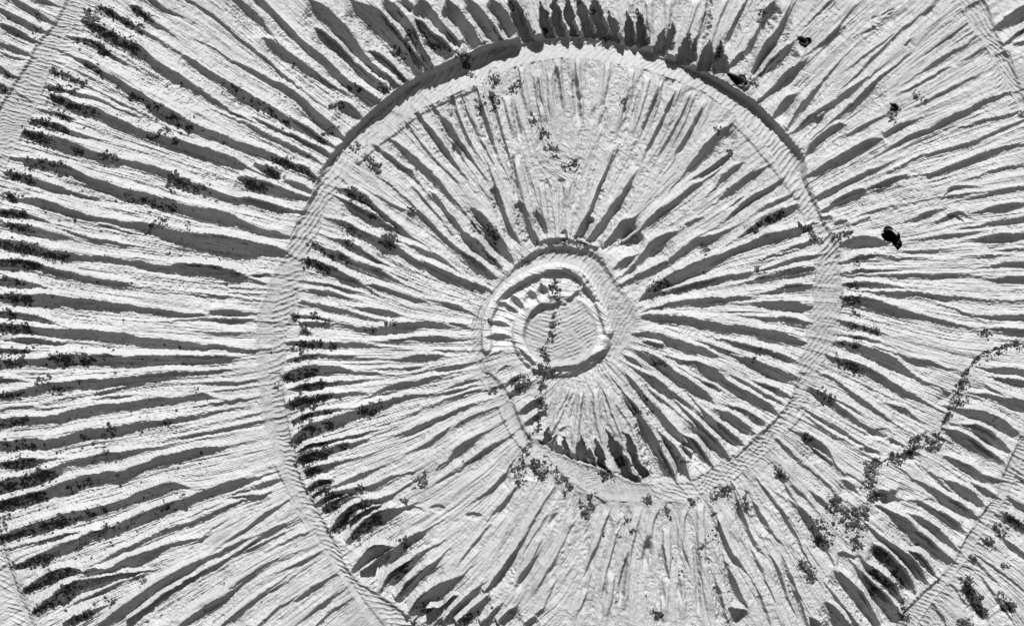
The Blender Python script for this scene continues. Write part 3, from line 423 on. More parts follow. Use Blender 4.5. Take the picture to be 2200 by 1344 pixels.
(1600,700,(1900,30,40, 1900,70,30),18,'k',''), (1600,700,(2190,150,60, 2090,160,50, 1960,200,50, 1890,240,60, 1810,290,50),75,'k','looping black lichen fringe on the uppermost arm of the jagged crack by the right edge'), (1600,700,(1760,360,30, 1710,450,60, 1690,530,50, 1650,610,50, 1730,580,40),85,'k','black lichen along the steep middle stretch of the jagged crack at the right'),
(1600,700,(1610,690,26, 1590,750,20),18,'k',''), (1600,700,(1540,860,60, 1500,900,80, 1440,940,60),70,'k','black lichen knot where the jagged crack turns level under the pale spall'), (1600,700,(1400,865,50, 1320,920,55, 1290,990,50),60,'k','black lichen arch round the dark hollow beside the jagged crack'), (1600,700,(1250,1050,60, 1140,1040,50),40,'k',''), (1600,700,(1020,1060,60, 1000,1110,80, 990,1190,90, 1000,1260,80),130,'k','tall black lichen column at the left end of the jagged crack'),
(1600,700,(760,140,40, 890,180,30, 900,80,20),26,'k',''), (1600,700,(730,270,50, 820,310,50, 920,370,30),45,'k',''), (1600,700,(570,500,35, 680,560,30, 720,640,35),30,'k',''), (1600,700,(480,880,45, 510,890,40),22,'k',''),
(1600,978,(270,110,40, 300,150,40),26,'k',''), (1600,978,(1000,320,70, 1080,300,80, 980,350,40),55,'k',''), (1600,978,(700,350,60, 720,430,170, 800,470,170),130,'k','grainy black lichen cluster spread over the pale ribs below the jagged crack'), (1600,978,(930,450,80, 860,520,170, 840,600,160),120,'k','right half of the grainy lichen spread with pale gaps below the jagged crack'), (1600,978,(570,560,100, 610,620,130, 640,710,100),110,'k','lower left lobe of the grainy lichen spread reaching down a dark groove'),
(1600,978,(900,680,60, 870,740,40),26,'k',''), (1600,978,(450,840,50, 520,930,70, 550,1000,50),75,'k','slanting black lichen bar on pale ribs left of the deep lower right grooves'), (1600,978,(1060,780,70, 1150,840,70, 1020,720,50),80,'k','black lichen in the upper end of the deepest groove at lower right'), (1600,978,(1030,940,60, 1070,990,70, 1130,1040,60),80,'k','black lichen in the middle of the forked deep groove at lower right'), (1600,978,(1210,920,80, 1200,980,70, 1240,1030,30),65,'k','black lichen patch where two deep grooves at lower right touch'), (1600,978,(1240,1150,30, 1265,1270,50, 1260,1310,50),45,'k',''),
(1600,978,(2060,470,50, 2140,520,60, 2200,560,40),60,'k','black lichen strip beyond the comb of chisel strokes at the right edge'), (1600,978,(1980,560,40, 2040,620,40),22,'k',''), (1600,978,(1910,670,40, 1960,740,40),30,'k',''), (1600,978,(1790,820,40),14,'k',''), (1600,978,(1740,950,60, 1790,1080,70, 1840,1190,80, 1890,1270,60),140,'k','long ragged black lichen trail running down beyond the comb of strokes'), (1600,978,(2060,1150,80, 2100,1220,60),62,'k','grainy black lichen tuft nearest the bottom right corner'), (1600,978,(1720,1310,60, 1740,1330,60),50,'k',''), (1600,978,(2050,880,40),12,'k',''), (1600,978,(1020,1100,40, 1010,1030,40),22,'k',''),
(1000,978,(520,60,60, 590,110,50, 600,170,50, 560,60,50),80,'k','black lichen rim round the hollow boss under the left foot of the hub crack'), (1000,978,(440,130,80, 430,200,60, 390,120,60),60,'g',''), (1000,978,(440,40,25, 450,70,20),12,'k',''), (1000,978,(640,40,30, 650,80,24, 690,110,30, 740,170,18, 800,190,26, 820,250,16, 800,295,30),60,'k','black lichen thread stepping down right of the hollow boss under the hub'), (1000,978,(1010,280,20, 980,380,55, 960,470,30, 910,360,30),65,'k','upright black lichen tuft among pale bottom ribs below the shaded rim'), (1000,978,(1220,80,60, 1270,50,50),30,'k',''), (1000,978,(1080,130,40, 1140,190,40),30,'k',''),
(1000,978,(1400,360,30, 1450,335,24),24,'k',''), (1000,978,(1800,380,25),9,'k',''), (1000,978,(1940,350,45, 1970,310,40, 2050,285,50, 2120,270,45),62,'k','black lichen arch over the rib heads at the bottom of the spiral band'), (1000,978,(1600,490,30, 1585,430,20),16,'k',''), (1000,978,(1960,455,45, 1995,570,30, 1860,750,30),28,'k',''), (1000,978,(1490,1210,45, 1510,1260,40),26,'k',''), (1000,978,(1230,455,18, 1370,690,22, 1040,605,20, 1560,765,16, 1735,910,14, 1230,990,14),18,'k',''), (1000,978,(2180,340,40, 2180,400,40),22,'k',''),(1000,978,(30,1290,40, 230,1175,30),12,'k',''),
(900,750,(980,20,12, 1020,100,16, 1040,170,30),16,'k',''), (900,750,(930,180,40, 970,150,50, 1040,190,35),50,'k','black lichen knot where the crack leaves the lower rim of the hub'), (900,750,(980,290,50),20,'k',''), (900,750,(940,370,45, 980,460,45, 950,520,40, 930,570,26),55,'k','black lichen down the crack among the small ribs below the hub'), (900,750,(800,210,25, 760,250,35, 780,320,50, 870,230,25),45,'k',''), (900,750,(930,630,50),14,'k',''), (900,750,(580,300,35, 590,320,30),16,'k',''), (500,350,(1190,590,50, 1230,590,75, 1270,590,60, 1220,640,40),110,'k','solid black lichen mound in the middle whorl groove left of the hub'),
(900,750,(860,690,20, 870,760,18, 830,820,16, 810,880,24),26,'k',''),
(1300,700,(400,290,40, 460,290,45),28,'k',''), (1300,700,(400,440,25, 270,460,30, 510,970,25, 370,870,30),20,'k',''), (1300,700,(220,625,26, 260,690,30),20,'k',''), (1300,700,(650,1100,30, 610,1030,30),12,'k',''), (1300,700,(1300,85,20, 1150,280,16),8,'k',''),
]


# ------------------------------------------------------------------ the relief as a height field
rng = np.random.default_rng(7)
STEP = 2.0
X0, X1, Y0, Y1 = -110, 2310, -110, 1454
xs = np.arange(X0, X1 + .1, STEP)
ys = np.arange(Y0, Y1 + .1, STEP)
NX, NY = len(xs), len(ys)
PX, PY = np.meshgrid(xs, ys)


def vnoise(scale, seed, sy=None):
    """smooth value noise, about -1..1, feature size scale mm"""
    sy = sy or scale
    r = np.random.default_rng(seed)
    gx, gy = int((X1 - X0) / scale) + 4, int((Y1 - Y0) / sy) + 4
    g = r.uniform(-1, 1, (gy, gx))
    u = (xs - X0) / scale
    v = (ys - Y0) / sy
    iu = u.astype(int); fu = u - iu; fu = fu * fu * (3 - 2 * fu)
    iv = v.astype(int); fv = v - iv; fv = fv * fv * (3 - 2 * fv)
    a = g[iv][:, iu] * (1 - fu) + g[iv][:, iu + 1] * fu
    b = g[iv + 1][:, iu] * (1 - fu) + g[iv + 1][:, iu + 1] * fu
    return a * (1 - fv)[:, None] + b * fv[:, None]


def fbm(scale, seed, octaves=4, gain=0.55):
    out = 0
    amp = 1.0
    for k in range(octaves):
        if scale / 2 ** k < STEP:
            break
        out = out + amp * vnoise(scale / 2 ** k, seed + 31 * k)
        amp *= gain
    return out


def sstep(a, b, x):
    t = np.clip((x - a) / (b - a), 0, 1)
    return t * t * (3 - 2 * t)


def resample(p, step=7.0):
    p = np.asarray(p, float)
    d = np.r_[0, np.cumsum(np.hypot(*(np.diff(p[:, :2], axis=0).T)))]
    n = max(3, int(d[-1] / step) + 1)
    s = np.linspace(0, d[-1], n)
    q = np.stack([np.interp(s, d, p[:, k]) for k in range(p.shape[1])], 1)
    for _ in range(2):
        q[1:-1] = 0.25 * q[:-2] + 0.5 * q[1:-1] + 0.25 * q[2:]
    return q


def inside(poly):
    poly = np.asarray(poly, float)
    m = np.zeros(PX.shape, bool)
    n = len(poly)
    for i in range(n):
        ax, ay = poly[i]
        bx, by = poly[(i + 1) % n]
        if ay == by:
            continue
        lo, hi = min(ay, by), max(ay, by)
        r0, r1 = np.searchsorted(ys, lo, 'left'), np.searchsorted(ys, hi, 'left')
        if r1 <= r0:
            continue
        yy = ys[r0:r1]
        xc = ax + (yy - ay) * (bx - ax) / (by - ay)
        m[r0:r1] ^= PX[r0:r1] < xc[:, None]
    return m


def dist_to(line, pad=90):
    line = resample(line, 12)[:, :2]
    d = np.full(PX.shape, 1e4)
    for (ax, ay), (bx, by) in zip(line[:-1], line[1:]):
        c0, c1 = np.searchsorted(xs, [min(ax, bx) - pad, max(ax, bx) + pad])
        r0, r1 = np.searchsorted(ys, [min(ay, by) - pad, max(ay, by) + pad])
        if c1 <= c0 or r1 <= r0:
            continue
        qx, qy = PX[r0:r1, c0:c1] - ax, PY[r0:r1, c0:c1] - ay
        vx, vy = bx - ax, by - ay
        t = np.clip((qx * vx + qy * vy) / (vx * vx + vy * vy + 1e-9), 0, 1)
        dd = np.hypot(qx - t * vx, qy - t * vy)
        d[r0:r1, c0:c1] = np.minimum(d[r0:r1, c0:c1], dd)
    return d


# ---- the sunk suture bands between the whorls: outer edge, inner edge
SPIRAL_OUT = [(840, 1420), (800, 1350), (773, 1305), (732, 1240), (696, 1191), (661, 1142), (620, 1071), (595, 1003), (585, 974), (565, 905), (557, 835), (549, 769), (548, 710), (552, 665), (575, 620), (590, 575), (618, 545), (624, 505), (634, 470), (672, 418), (685, 360), (710, 327), (745, 286), (795, 235), (827, 210), (863, 180), (895, 161), (931, 142), (991, 117), (1032, 98), (1078, 85), (1136, 75), (1207, 63), (1300, 69), (1341, 79), (1409, 101), (1453, 120), (1507, 145), (1559, 175), (1608, 202), (1665, 254), (1695, 289), (1734, 333), (1732, 377), (1750, 418), (1764, 454), (1775, 480), (1805, 525), (1810, 560), (1803, 590), (1813, 612), (1810, 642), (1804, 691), (1799, 727), (1774, 763), (1742, 828), (1720, 874), (1693, 920), (1671, 945), (1641, 981), (1594, 1019), (1562, 1035), (1518, 1056), (1464, 1080), (1409, 1076), (1327, 1079), (1278, 1068), (1205, 1026), (1173, 1006), (1118, 957), (1096, 925), (1075, 881), (1047, 837), (1025, 805), (1017, 772), (1012, 739), (1012, 701), (1016, 671), (1050, 630), (1075, 600), (1105, 567), (1154, 532), (1200, 524), (1255, 530), (1290, 545), (1315, 584), (1331, 614), (1358, 646), (1374, 680), (1366, 717), (1345, 748), (1325, 765)]
SPIRAL_IN = [(960, 1420), (925, 1370), (879, 1319), (816, 1275), (756, 1237), (713, 1147), (675, 1073), (645, 1024), (639, 976), (625, 933), (617, 873), (606, 813), (615, 742), (620, 676), (642, 650), (652, 606), (653, 557), (664, 525), (686, 503), (688, 465), (707, 430), (735, 390), (770, 340), (805, 305), (855, 270), (895, 240), (950, 213), (1018, 185), (1060, 160), (1123, 138), (1191, 124), (1273, 128), (1355, 142), (1409, 155), (1464, 177), (1518, 200), (1573, 242), (1600, 262), (1627, 292), (1663, 335), (1680, 385), (1709, 421), (1728, 470), (1758, 500), (1756, 557), (1750, 595), (1747, 623), (1742, 664), (1736, 702), (1734, 741), (1714, 790), (1712, 830), (1676, 890), (1619, 937), (1575, 975), (1526, 1003), (1483, 1032), (1442, 1035), (1365, 1038), (1317, 1015), (1255, 995), (1216, 982), (1181, 965), (1145, 941), (1124, 919), (1118, 892), (1091, 832), (1050, 796), (1040, 765), (1040, 735), (1041, 690), (1052, 655), (1080, 620), (1112, 598), (1150, 580), (1200, 568), (1245, 580), (1268, 605), (1285, 640), (1300, 680), (1305, 715), (1290, 745), (1275, 775)]
OUT_SETS = [
    ([(190, -120), (147, -16), (117, 50), (95, 71), (74, 93), (62, 128), (32, 169), (14, 199), (-16, 245), (-60, 340), (-120, 480)],
     [(235, -120), (191, -11), (158, 55), (131, 90), (109, 142), (93, 191), (70, 245), (46, 286), (22, 338), (-8, 395), (-60, 520)]),
    ([(-60, 1000), (-20, 1110), (0, 1169), (14, 1232), (34, 1281), (58, 1335), (95, 1420), (120, 1470)],
     [(-45, 1000), (-8, 1110), (8, 1160), (28, 1218), (47, 1267), (72, 1318), (112, 1400), (145, 1470)]),
    ([(2090, -120), (2112, -20), (2130, 30), (2145, 75), (2165, 110), (2185, 160), (2208, 225), (2235, 300), (2320, 480)],
     [(2030, -120), (2060, 0), (2080, 55), (2112, 90), (2134, 131), (2160, 177), (2181, 218), (2204, 255), (2222, 310), (2300, 480)]),
    ([(2320, 800), (2250, 900), (2212, 960), (2184, 1019), (2160, 1075), (2140, 1097), (2112, 1142), (2078, 1202), (2050, 1235), (2006, 1290), (1975, 1335), (1945, 1400), (1930, 1470)],
     [(2290, 780), (2230, 880), (2197, 938), (2170, 973), (2156, 1008), (2140, 1066), (2113, 1092), (2100, 1120), (2076, 1148), (2058, 1184), (2040, 1218), (2015, 1240), (1990, 1258), (1962, 1285), (1941, 1308), (1930, 1350), (1905, 1410), (1890, 1470)]),
]

th = np.arctan2(650 - PY, PX - 1195)
inner_zone = np.hypot(PX - 1200, PY - 690) < 205
n_big = vnoise(9, 3) * 2.2 + vnoise(28, 4) * 2.6
H = np.zeros(PX.shape)
ledge_id = np.zeros(PX.shape, int)
# spiral
SPIRAL_OUT = resample(SPIRAL_OUT, 9).tolist()
SPIRAL_IN = resample(SPIRAL_IN, 9).tolist()
poly = SPIRAL_OUT + SPIRAL_IN[::-1]
mS = inside(poly)
dO, dI = dist_to(SPIRAL_OUT), dist_to(SPIRAL_IN)
edge = np.minimum(dO, dI)
mS = np.where(mS, edge, -edge) + vnoise(12, 5) * 2.2 + vnoise(30, 6) * 2.0 + vnoise(6, 7) * 1.3 > 0
dO = dO + n_big * .5
dI = dI + n_big * .5
DL = 2.5 + 47 * np.maximum(np.sin(th), 0) ** 1.6 + 6 * np.maximum(-np.sin(th), 0)
DL = np.where((PY > 700) & (np.hypot(PX - 1200, PY - 690) > 480), 4 + 5 * np.abs(np.sin(th)), DL)
DL = np.where((PY > 930) & (PX > 1140) & (PX < 1640), 3, DL)
DL = np.where(inner_zone, 4 + 15 * np.maximum(np.sin(th), 0) ** 1.5 + 3 * np.maximum(-np.sin(th), 0), DL)
prof = np.minimum(sstep(0, 13, dO), np.where(inner_zone, sstep(0, 22, dI), np.clip(dI / 37, 0, 1)))
prof_dn = np.minimum(sstep(0, 16, dO), sstep(0, 9, dI))
prof = np.where(PY > 800, prof_dn, prof)
H = np.where(mS, -DL * prof, H)
ledge_id[mS] = 1
for k, (o, i) in enumerate(OUT_SETS):
    m = inside(o + i[::-1])
    do, di = dist_to(o), dist_to(i)
    dl = [6, 6, 6, 4][k]
    H = np.where(m, -dl * np.minimum(sstep(0, 8, do), sstep(0, 8, di)), H)
    ledge_id[m] = 2 + k
ledge_id[np.hypot((PX - 1203) / 97, (PY - 706) / 96) < 1] = 0

# ---- grooves cut between the ribs
CARVE = np.zeros(PX.shape)
TOOTH = np.zeros(PX.shape)
RIDGE = np.zeros(PX.shape)
FC = np.zeros(PX.shape)
RISE = np.zeros(PX.shape)
GUARD = np.zeros(PX.shape)
C2 = np.zeros(PX.shape)
S2 = np.zeros(PX.shape)
led = ledge_id > 0
ribm = np.full(PX.shape, 1e6)
ribi = np.full(PX.shape, -1, int)
n_rib = 0
warp = vnoise(5, 10) * 1.3 + vnoise(9, 11) * 1.6 + vnoise(17, 12) * 1.6
wob = vnoise(42, 13)
rag = vnoise(4, 16) * 2.0 + vnoise(8, 17) * 2.2
wave = vnoise(34, 14) * 1.6 + vnoise(75, 15) * 1.6
bands = []
for key, rows in GROOVES.items():
    ox, oy = key[0], key[1]
    kind = key[2] if len(key) > 2 else ''
    zz = 1 / key[3] if len(key) > 3 else Z
    for row in rows:
        p = np.asarray(row, float).reshape(-1, 3) * zz
        p[:, 0] += ox
        p[:, 1] += oy
        if kind == '' and not (np.hypot(p[:, 0] - 1200, p[:, 1] - 690) < 190).any():
            # the cut runs out in a long thin scratch at either end
            ln = np.hypot(*np.diff(p[:, :2], axis=0).T).sum()
            for end in (0, -1):
                a, b = (p[0], p[1]) if end == 0 else (p[-1], p[-2])
                if a[2] < 9 and ln > 40:
                    d = (a - b)[:2] / (np.hypot(*(a - b)[:2]) + 1e-9)
                    k = min(0.4 * ln, 62)
                    e1 = np.r_[a[:2] + d * k * .5, 3.6]
                    e2 = np.r_[a[:2] + d * k, 1.5]
                    a[2] = max(a[2], 4.6)
                    p = np.vstack([e2, e1, p]) if end == 0 else np.vstack([p, e1, e2])
        bands.append((p, kind))
def groove_size(p):
    d = np.hypot(*np.diff(p[:, :2], axis=0).T).sum()
    return d * (6 + p[:, 2].mean())


big = set(np.argsort([-groove_size(p) for p, _ in bands])[:282].tolist())   # each of these begins a rib
for gi, (p, kind) in enumerate(bands):
    q = resample(p, 6.0)
    n = len(q)
    T = np.gradient(q[:, :2], axis=0)
    L = np.hypot(T[:, 0], T[:, 1]) + 1e-9
    T /= L[:, None]
    length = L.sum()
    N = np.stack([-T[:, 1], T[:, 0]], 1)
    if N[:, 1].mean() < 0:
        N = -N
    pad = 62
    c0, c1 = np.searchsorted(xs, [q[:, 0].min() - pad, q[:, 0].max() + pad])
    r0, r1 = np.searchsorted(ys, [q[:, 1].min() - pad, q[:, 1].max() + pad])
    if c1 - c0 < 2 or r1 - r0 < 2:
        continue
    gx, gy = PX[r0:r1, c0:c1], PY[r0:r1, c0:c1]
    best = np.full(gx.shape, 1e9)
    bi = np.zeros(gx.shape, int)
    for j in range(n):
        d = (gx - q[j, 0]) ** 2 + (gy - q[j, 1]) ** 2
        u = d < best
        best[u] = d[u]
        bi[u] = j
    e = (gx - q[bi, 0]) * T[bi, 0] + (gy - q[bi, 1]) * T[bi, 1]
    uu = np.clip(bi + e / (length / (n - 1)), 0, n - 1)
    k0 = np.minimum(uu.astype(int), n - 2)
    kf = uu - k0

    def along(a):
        return a[k0] * (1 - kf) + a[k0 + 1] * kf
    tc = (gx - along(q[:, 0])) * along(N[:, 0]) + (gy - along(q[:, 1])) * along(N[:, 1])
    over = np.where(bi == 0, np.maximum(-e, 0), np.where(bi == n - 1, np.maximum(e, 0), 0))
    W = np.maximum(along(q[:, 2]) * (0.92 + 0.2 * wob[r0:r1, c0:c1]), 1.0) + 0.8
    W = W * np.clip(1 - over / (0.4 * W + 3), 0.0, 1)
    W = np.maximum(W, 0.01)
    wl = warp[r0:r1, c0:c1]
    if not kind:
        au = uu if q[-1, 1] >= q[0, 1] else n - 1 - uu
        steep = 1 - sstep(0.7, 0.95, np.abs(T[:, 0]).mean())
        tp = 0.22 + 0.78 * sstep(0, 1, au * length / (n - 1) / (0.8 * q[:, 2].max() + 8))
        W = W * (1 - steep + steep * tp)
    if kind == 'F':                       # scoop that falls away from the light, towards the ledge
        down = q[:, 1] - q[0, 1] if q[-1, 1] > q[0, 1] else q[:, 1] - q[-1, 1]
        Dd = np.minimum(GR * (1.3 if q[0, 1] < 400 else 1.08) * np.maximum(down, 0) + 6, 58)
        D = along(Dd)
        low_end = (bi == n - 1) if q[-1, 1] > q[0, 1] else (bi == 0)
        W = np.where(low_end & (over > 0), np.maximum(along(q[:, 2]), 1) * 1.15, W)
        W = W * (0.5 + 0.5 * sstep(0, 0.4, np.abs(along(q[:, 1]) - (q[0, 1] if q[-1, 1] > q[0, 1] else q[-1, 1])) / (np.ptp(q[:, 1]) + 1e-6)))
        x = np.abs(tc + wl * 1.5 + wave[r0:r1, c0:c1]) / (W * 0.49 + 1e-6)
        c = D * (1 - sstep(0.70, 1.20, x)) * (over < 16)
        FC[r0:r1, c0:c1] = np.maximum(FC[r0:r1, c0:c1], c)
    elif kind == 'S':                     # flute along the fall of the light: a soft trough
        x = np.abs(tc + wl * .7) / (W * 0.85 + 1.5)
        fade = np.clip(1 - over / 14, 0, 1) * np.clip((uu * length / (n - 1) + 6) / 34, 0, 1) * np.clip(((n - 1 - uu) * length / (n - 1) + 6) / 34, 0, 1)
        c = np.minimum(1.25 * W, 19) * (0.5 + 0.5 * np.cos(np.pi * np.clip(x, 0, 1))) * fade
        CARVE[r0:r1, c0:c1] = np.maximum(CARVE[r0:r1, c0:c1], c)
    else:
        sp = np.abs(T[:, 0])                               # sine of the angle to the fall of the light
        slope = GR / np.maximum(sp, 0.5)
        hb = np.clip(W * 0.30, 0, 6.0) * (0.35 + 0.65 * sstep(0.3, 0.7, along(sp))) * np.clip(1 - over / 8, 0, 1)
        # the floor must not fall along the groove much faster than the light does
        wj = q[:, 2] * 0.92 + .8
        dj = np.minimum(slope * wj * 1.07, 44)
        cosj = np.maximum(np.abs(T[:, 1]), 0.02)
        ds = length / (n - 1)
        idx = range(n) if q[-1, 1] >= q[0, 1] else range(n - 1, -1, -1)
        last = 4.0
        for j in idx:
            last = min(dj[j], last + 1.7 * ds / cosj[j])
            dj[j] = last
        ratio = dj / np.maximum(slope * wj * 1.07, 1e-3)
        D = np.maximum(np.minimum(along(slope) * W * 1.07 * along(ratio), 44) - hb, 0.5)
        t = tc + W / 2 + wl * np.where(tc > 0, 1.1, 0.6) + wave[r0:r1, c0:c1]
        t = t + rag[r0:r1, c0:c1] * sstep(0.4, 0.9, t / W) * np.clip(W / 14, 0.2, 1.3)
        x = np.clip(t / W, 0, 1)
        f = 1 - (1 - x) ** 2.3
        ob = sstep(0.35, 0.85, along(sp))
        Lr = (0.55 * W + 5) * (1 - ob) + np.clip(1.9 * W + 8, 16, 64) * ob
        u = np.clip((t - W) / Lr, 0, 1)
        rise = 1 - (0.55 * u + 0.45 * u * u * (3 - 2 * u))
        fade = np.clip(1 - over / 16, 0, 1)
        tin = np.minimum(np.maximum(0.6 * W, 4.5), W)
        cut = np.where((t > 0) & (t < tin), D * f, 0) * fade
        up = np.where(t >= tin, np.where(t < W, D * f, D * rise), 0) * fade
        wr = np.clip(0.7 * W + 5, 8, 20)
        rg = np.where((t <= 0) & (t > -wr), hb * sstep(0, 1, 1 + t / wr), 0) + np.where((t > 0) & (t < 5), hb * (1 - t / 5), 0)
        RIDGE[r0:r1, c0:c1] = np.maximum(RIDGE[r0:r1, c0:c1], rg)
        CARVE[r0:r1, c0:c1] = np.maximum(CARVE[r0:r1, c0:c1], cut)
        RISE[r0:r1, c0:c1] = np.maximum(RISE[r0:r1, c0:c1], up)
        # the stone just above a crest stays standing whatever the groove above it does
        pw = np.clip(0.55 * W + 4, 6, 16)
        pr = np.where(t <= 0, sstep(0, 1, 1 + t / pw), np.where(t < W, 1 - sstep(0, 1, t / 4), 0)) * np.clip((W - 1.5) / 5, 0, 1) * (over < 3)
        GUARD[r0:r1, c0:c1] = np.maximum(GUARD[r0:r1, c0:c1], pr)
        tm = np.where((t > W * 0.75) & (t < W + Lr * .7), np.clip(W / 14, 0, 1.3), 0) * (over < 4)
        TOOTH[r0:r1, c0:c1] = np.maximum(TOOTH[r0:r1, c0:c1], tm)
    wgt = np.exp(-np.sqrt(best) / 22)
    a2 = np.arctan2(T[:, 1], T[:, 0])[bi] * 2
    C2[r0:r1, c0:c1] += wgt * np.cos(a2)
    S2[r0:r1, c0:c1] += wgt * np.sin(a2)
    if gi in big:
        t = tc + W / 2
        m = np.where(t > W, (t - W) * 1.0 + 1, np.where(t >= 0, 0.0, -0.45 * t)) + over * 1.2
        u = m < ribm[r0:r1, c0:c1]
        ribm[r0:r1, c0:c1][u] = m[u]
        ribi[r0:r1, c0:c1][u] = n_rib
        n_rib += 1
print('grooves', len(bands), 'ribs', n_rib)
far = ribi < 0                              # beyond the last measured groove: the nearest rib goes on

led = ledge_id > 0
CARVE = np.maximum(CARVE, RISE * (1 - GUARD))
H = H - np.where(led & ~inner_zone, CARVE * 0.3, CARVE) + RIDGE * np.clip(1 - CARVE / 14, 0, 1)
H = np.minimum(H, np.where((FC > 1) & (~led | (dO < 9)), -FC, 99))

# ---- raised fillets: ring round the hub, rails along the sutures
RAILS = [
    ([(1046, 745), (1044, 690), (1058, 655), (1085, 622), (1118, 598), (1155, 580), (1200, 570), (1240, 582), (1265, 606), (1284, 640), (1300, 680), (1308, 712)], 19, 11),
    ([(1190, 640), (1160, 650), (1132, 668), (1115, 695), (1112, 730), (1125, 760), (1155, 786), (1190, 795), (1240, 790), (1280, 765), (1298, 735)], 25, 11),
    ([(770, 345), (800, 316), (855, 276), (895, 244), (950, 215), (1018, 187)], 13, 5),
    ([(1667, 898), (1620, 940), (1580, 978)], 8, 4),
    ([(1726, 884), (1690, 925)], 7, 3),
    ([(1078, 885), (1100, 925), (1122, 958), (1136, 968)], 13, 4),
    ([(2190, 935), (2172, 975), (2156, 1015)], 7, 5),
    ([(2128, 1072), (2105, 1105)], 7, 5), ([(2092, 1120), (2062, 1170)], 8, 5),
    ([(2015, 1240), (1985, 1268), (1950, 1302)], 8, 5),
    ([(600, 1000), (640, 1075), (690, 1150), (745, 1225), (800, 1300), (850, 1360)], 17, 4),
    ([(8, 1165), (28, 1230), (50, 1285), (78, 1345)], 8, 4),
    ([(1580, 262), (1615, 296), (1660, 350), (1712, 420)], 16, 4),
]
for line, w, h in RAILS:
    d = dist_to(line, 40) + n_big * .35
    H += h * (1 - sstep(w * .30, w * .72, d))

# ---- smooth raised ribs in the sectors that run with the light: corner, scale, (x, y ...), width
BARS = [
    (1000, 978, 3.667, 62, [(705, 190), (560, 420), (330, 820), (165, 1090)]), (1000, 978, 3.667, 55, [(860, 470), (740, 700), (560, 1010), (500, 1150)]),
    (1000, 978, 3.667, 58, [(600, 600), (480, 860), (375, 1110)]), (1000, 978, 3.667, 55, [(1125, 400), (1060, 570), (980, 820), (930, 1120)]),
    (1000, 978, 3.667, 45, [(1235, 440), (1170, 640), (1090, 900), (1050, 1150)]), (1000, 978, 3.667, 70, [(1370, 390), (1300, 640), (1255, 900), (1235, 1260)]),
    (1000, 978, 3.667, 62, [(1510, 370), (1445, 560), (1425, 780), (1420, 930)]), (1000, 978, 3.667, 52, [(1735, 390), (1690, 580), (1715, 760), (1760, 920)]),
    (1000, 978, 3.667, 60, [(1850, 350), (1855, 640), (1890, 1000), (1950, 1290)]), (1000, 978, 3.667, 62, [(1580, 540), (1590, 800), (1570, 1020), (1560, 1330)]),
    (1000, 978, 3.667, 50, [(1995, 440), (2060, 640), (2170, 880), (2230, 980)]), (1000, 978, 3.667, 55, [(1690, 900), (1700, 1100), (1720, 1340)]),
    (1000, 978, 3.667, 50, [(960, 1010), (880, 1190), (830, 1340)]), (1000, 978, 3.667, 55, [(1150, 900), (1130, 1100), (1080, 1340)]), (1000, 978, 3.667, 48, [(700, 950), (600, 1180), (560, 1330)]),
    (1000, 0, 3.667, 58, [(720, 440), (740, 700), (775, 930)]), (1000, 0, 3.667, 46, [(885, 440), (885, 700), (920, 1000)]), (1000, 0, 3.667, 60, [(560, 540), (590, 800), (640, 1010)]),
    (1000, 0, 3.667, 42, [(660, 550), (672, 800), (700, 950)]), (1000, 0, 3.667, 48, [(1310, 520), (1290, 720), (1180, 1060)]), (1000, 0, 3.667, 50, [(1440, 570), (1405, 750), (1290, 1090)]),
    (1000, 0, 3.667, 58, [(1540, 600), (1500, 800), (1365, 1130)]), (1000, 0, 3.667, 60, [(1690, 650), (1610, 850), (1440, 1190)]), (1000, 0, 3.667, 60, [(1795, 700), (1705, 950), (1560, 1210)]),
    (1000, 0, 3.667, 55, [(1895, 770), (1800, 980), (1640, 1260)]), (1000, 0, 3.667, 45, [(430, 500), (470, 740), (520, 930)]), (1000, 0, 3.667, 60, [(320, 740), (360, 900), (405, 1110)]),
    (1000, 0, 3.667, 62, [(90, 690), (150, 880), (215, 1150)]), (1000, 0, 3.667, 45, [(1120, 480), (1110, 640), (1060, 860)]),
    (950, 300, 4.889, 70, [(480, 160), (640, 600), (790, 1020)]), (950, 300, 4.889, 80, [(770, 170), (880, 600), (990, 960)]), (950, 300, 4.889, 62, [(1040, 440), (1070, 700), (1120, 960)]),
    (950, 300, 4.889, 70, [(1310, 400), (1310, 560), (1305, 760)]), (950, 300, 4.889, 85, [(1790, 40), (1610, 500), (1430, 970)]), (950, 300, 4.889, 70, [(2050, 260), (1900, 480), (1790, 650)]),
    (1000, 0, 3.667, 55, [(1300, -40), (1300, 50), (1315, 140)]), (1000, 0, 3.667, 62, [(1830, -30), (1770, 130), (1660, 430)]), (1000, 0, 3.667, 75, [(2060, -60), (1960, 160), (1860, 510)]),
    (1000, 0, 3.667, 50, [(1440, -40), (1455, 160), (1480, 330)]), (1000, 0, 3.667, 50, [(1600, -40), (1590, 160), (1570, 330)]),
    (1600, 0, 3.667, 70, [(350, -20), (230, 220), (40, 560)]), (1600, 0, 3.667, 75, [(460, 380), (330, 560), (180, 690)]), (1600, 0, 3.667, 60, [(900, -30), (700, 210), (560, 370)]),
    (900, 750, 3.667, 40, [(1210, 300), (1100, 520), (1000, 740)]), (900, 750, 3.667, 36, [(1120, 420), (1070, 560), (1010, 680)]), (900, 750, 3.667, 40, [(1290, 300), (1250, 560), (1210, 850)]), (900, 750, 3.667, 44, [(1390, 290), (1400, 520), (1480, 800)]), (900, 750, 3.667, 44, [(1470, 300), (1560, 560), (1640, 760)]),
]
BAR = np.zeros(PX.shape)
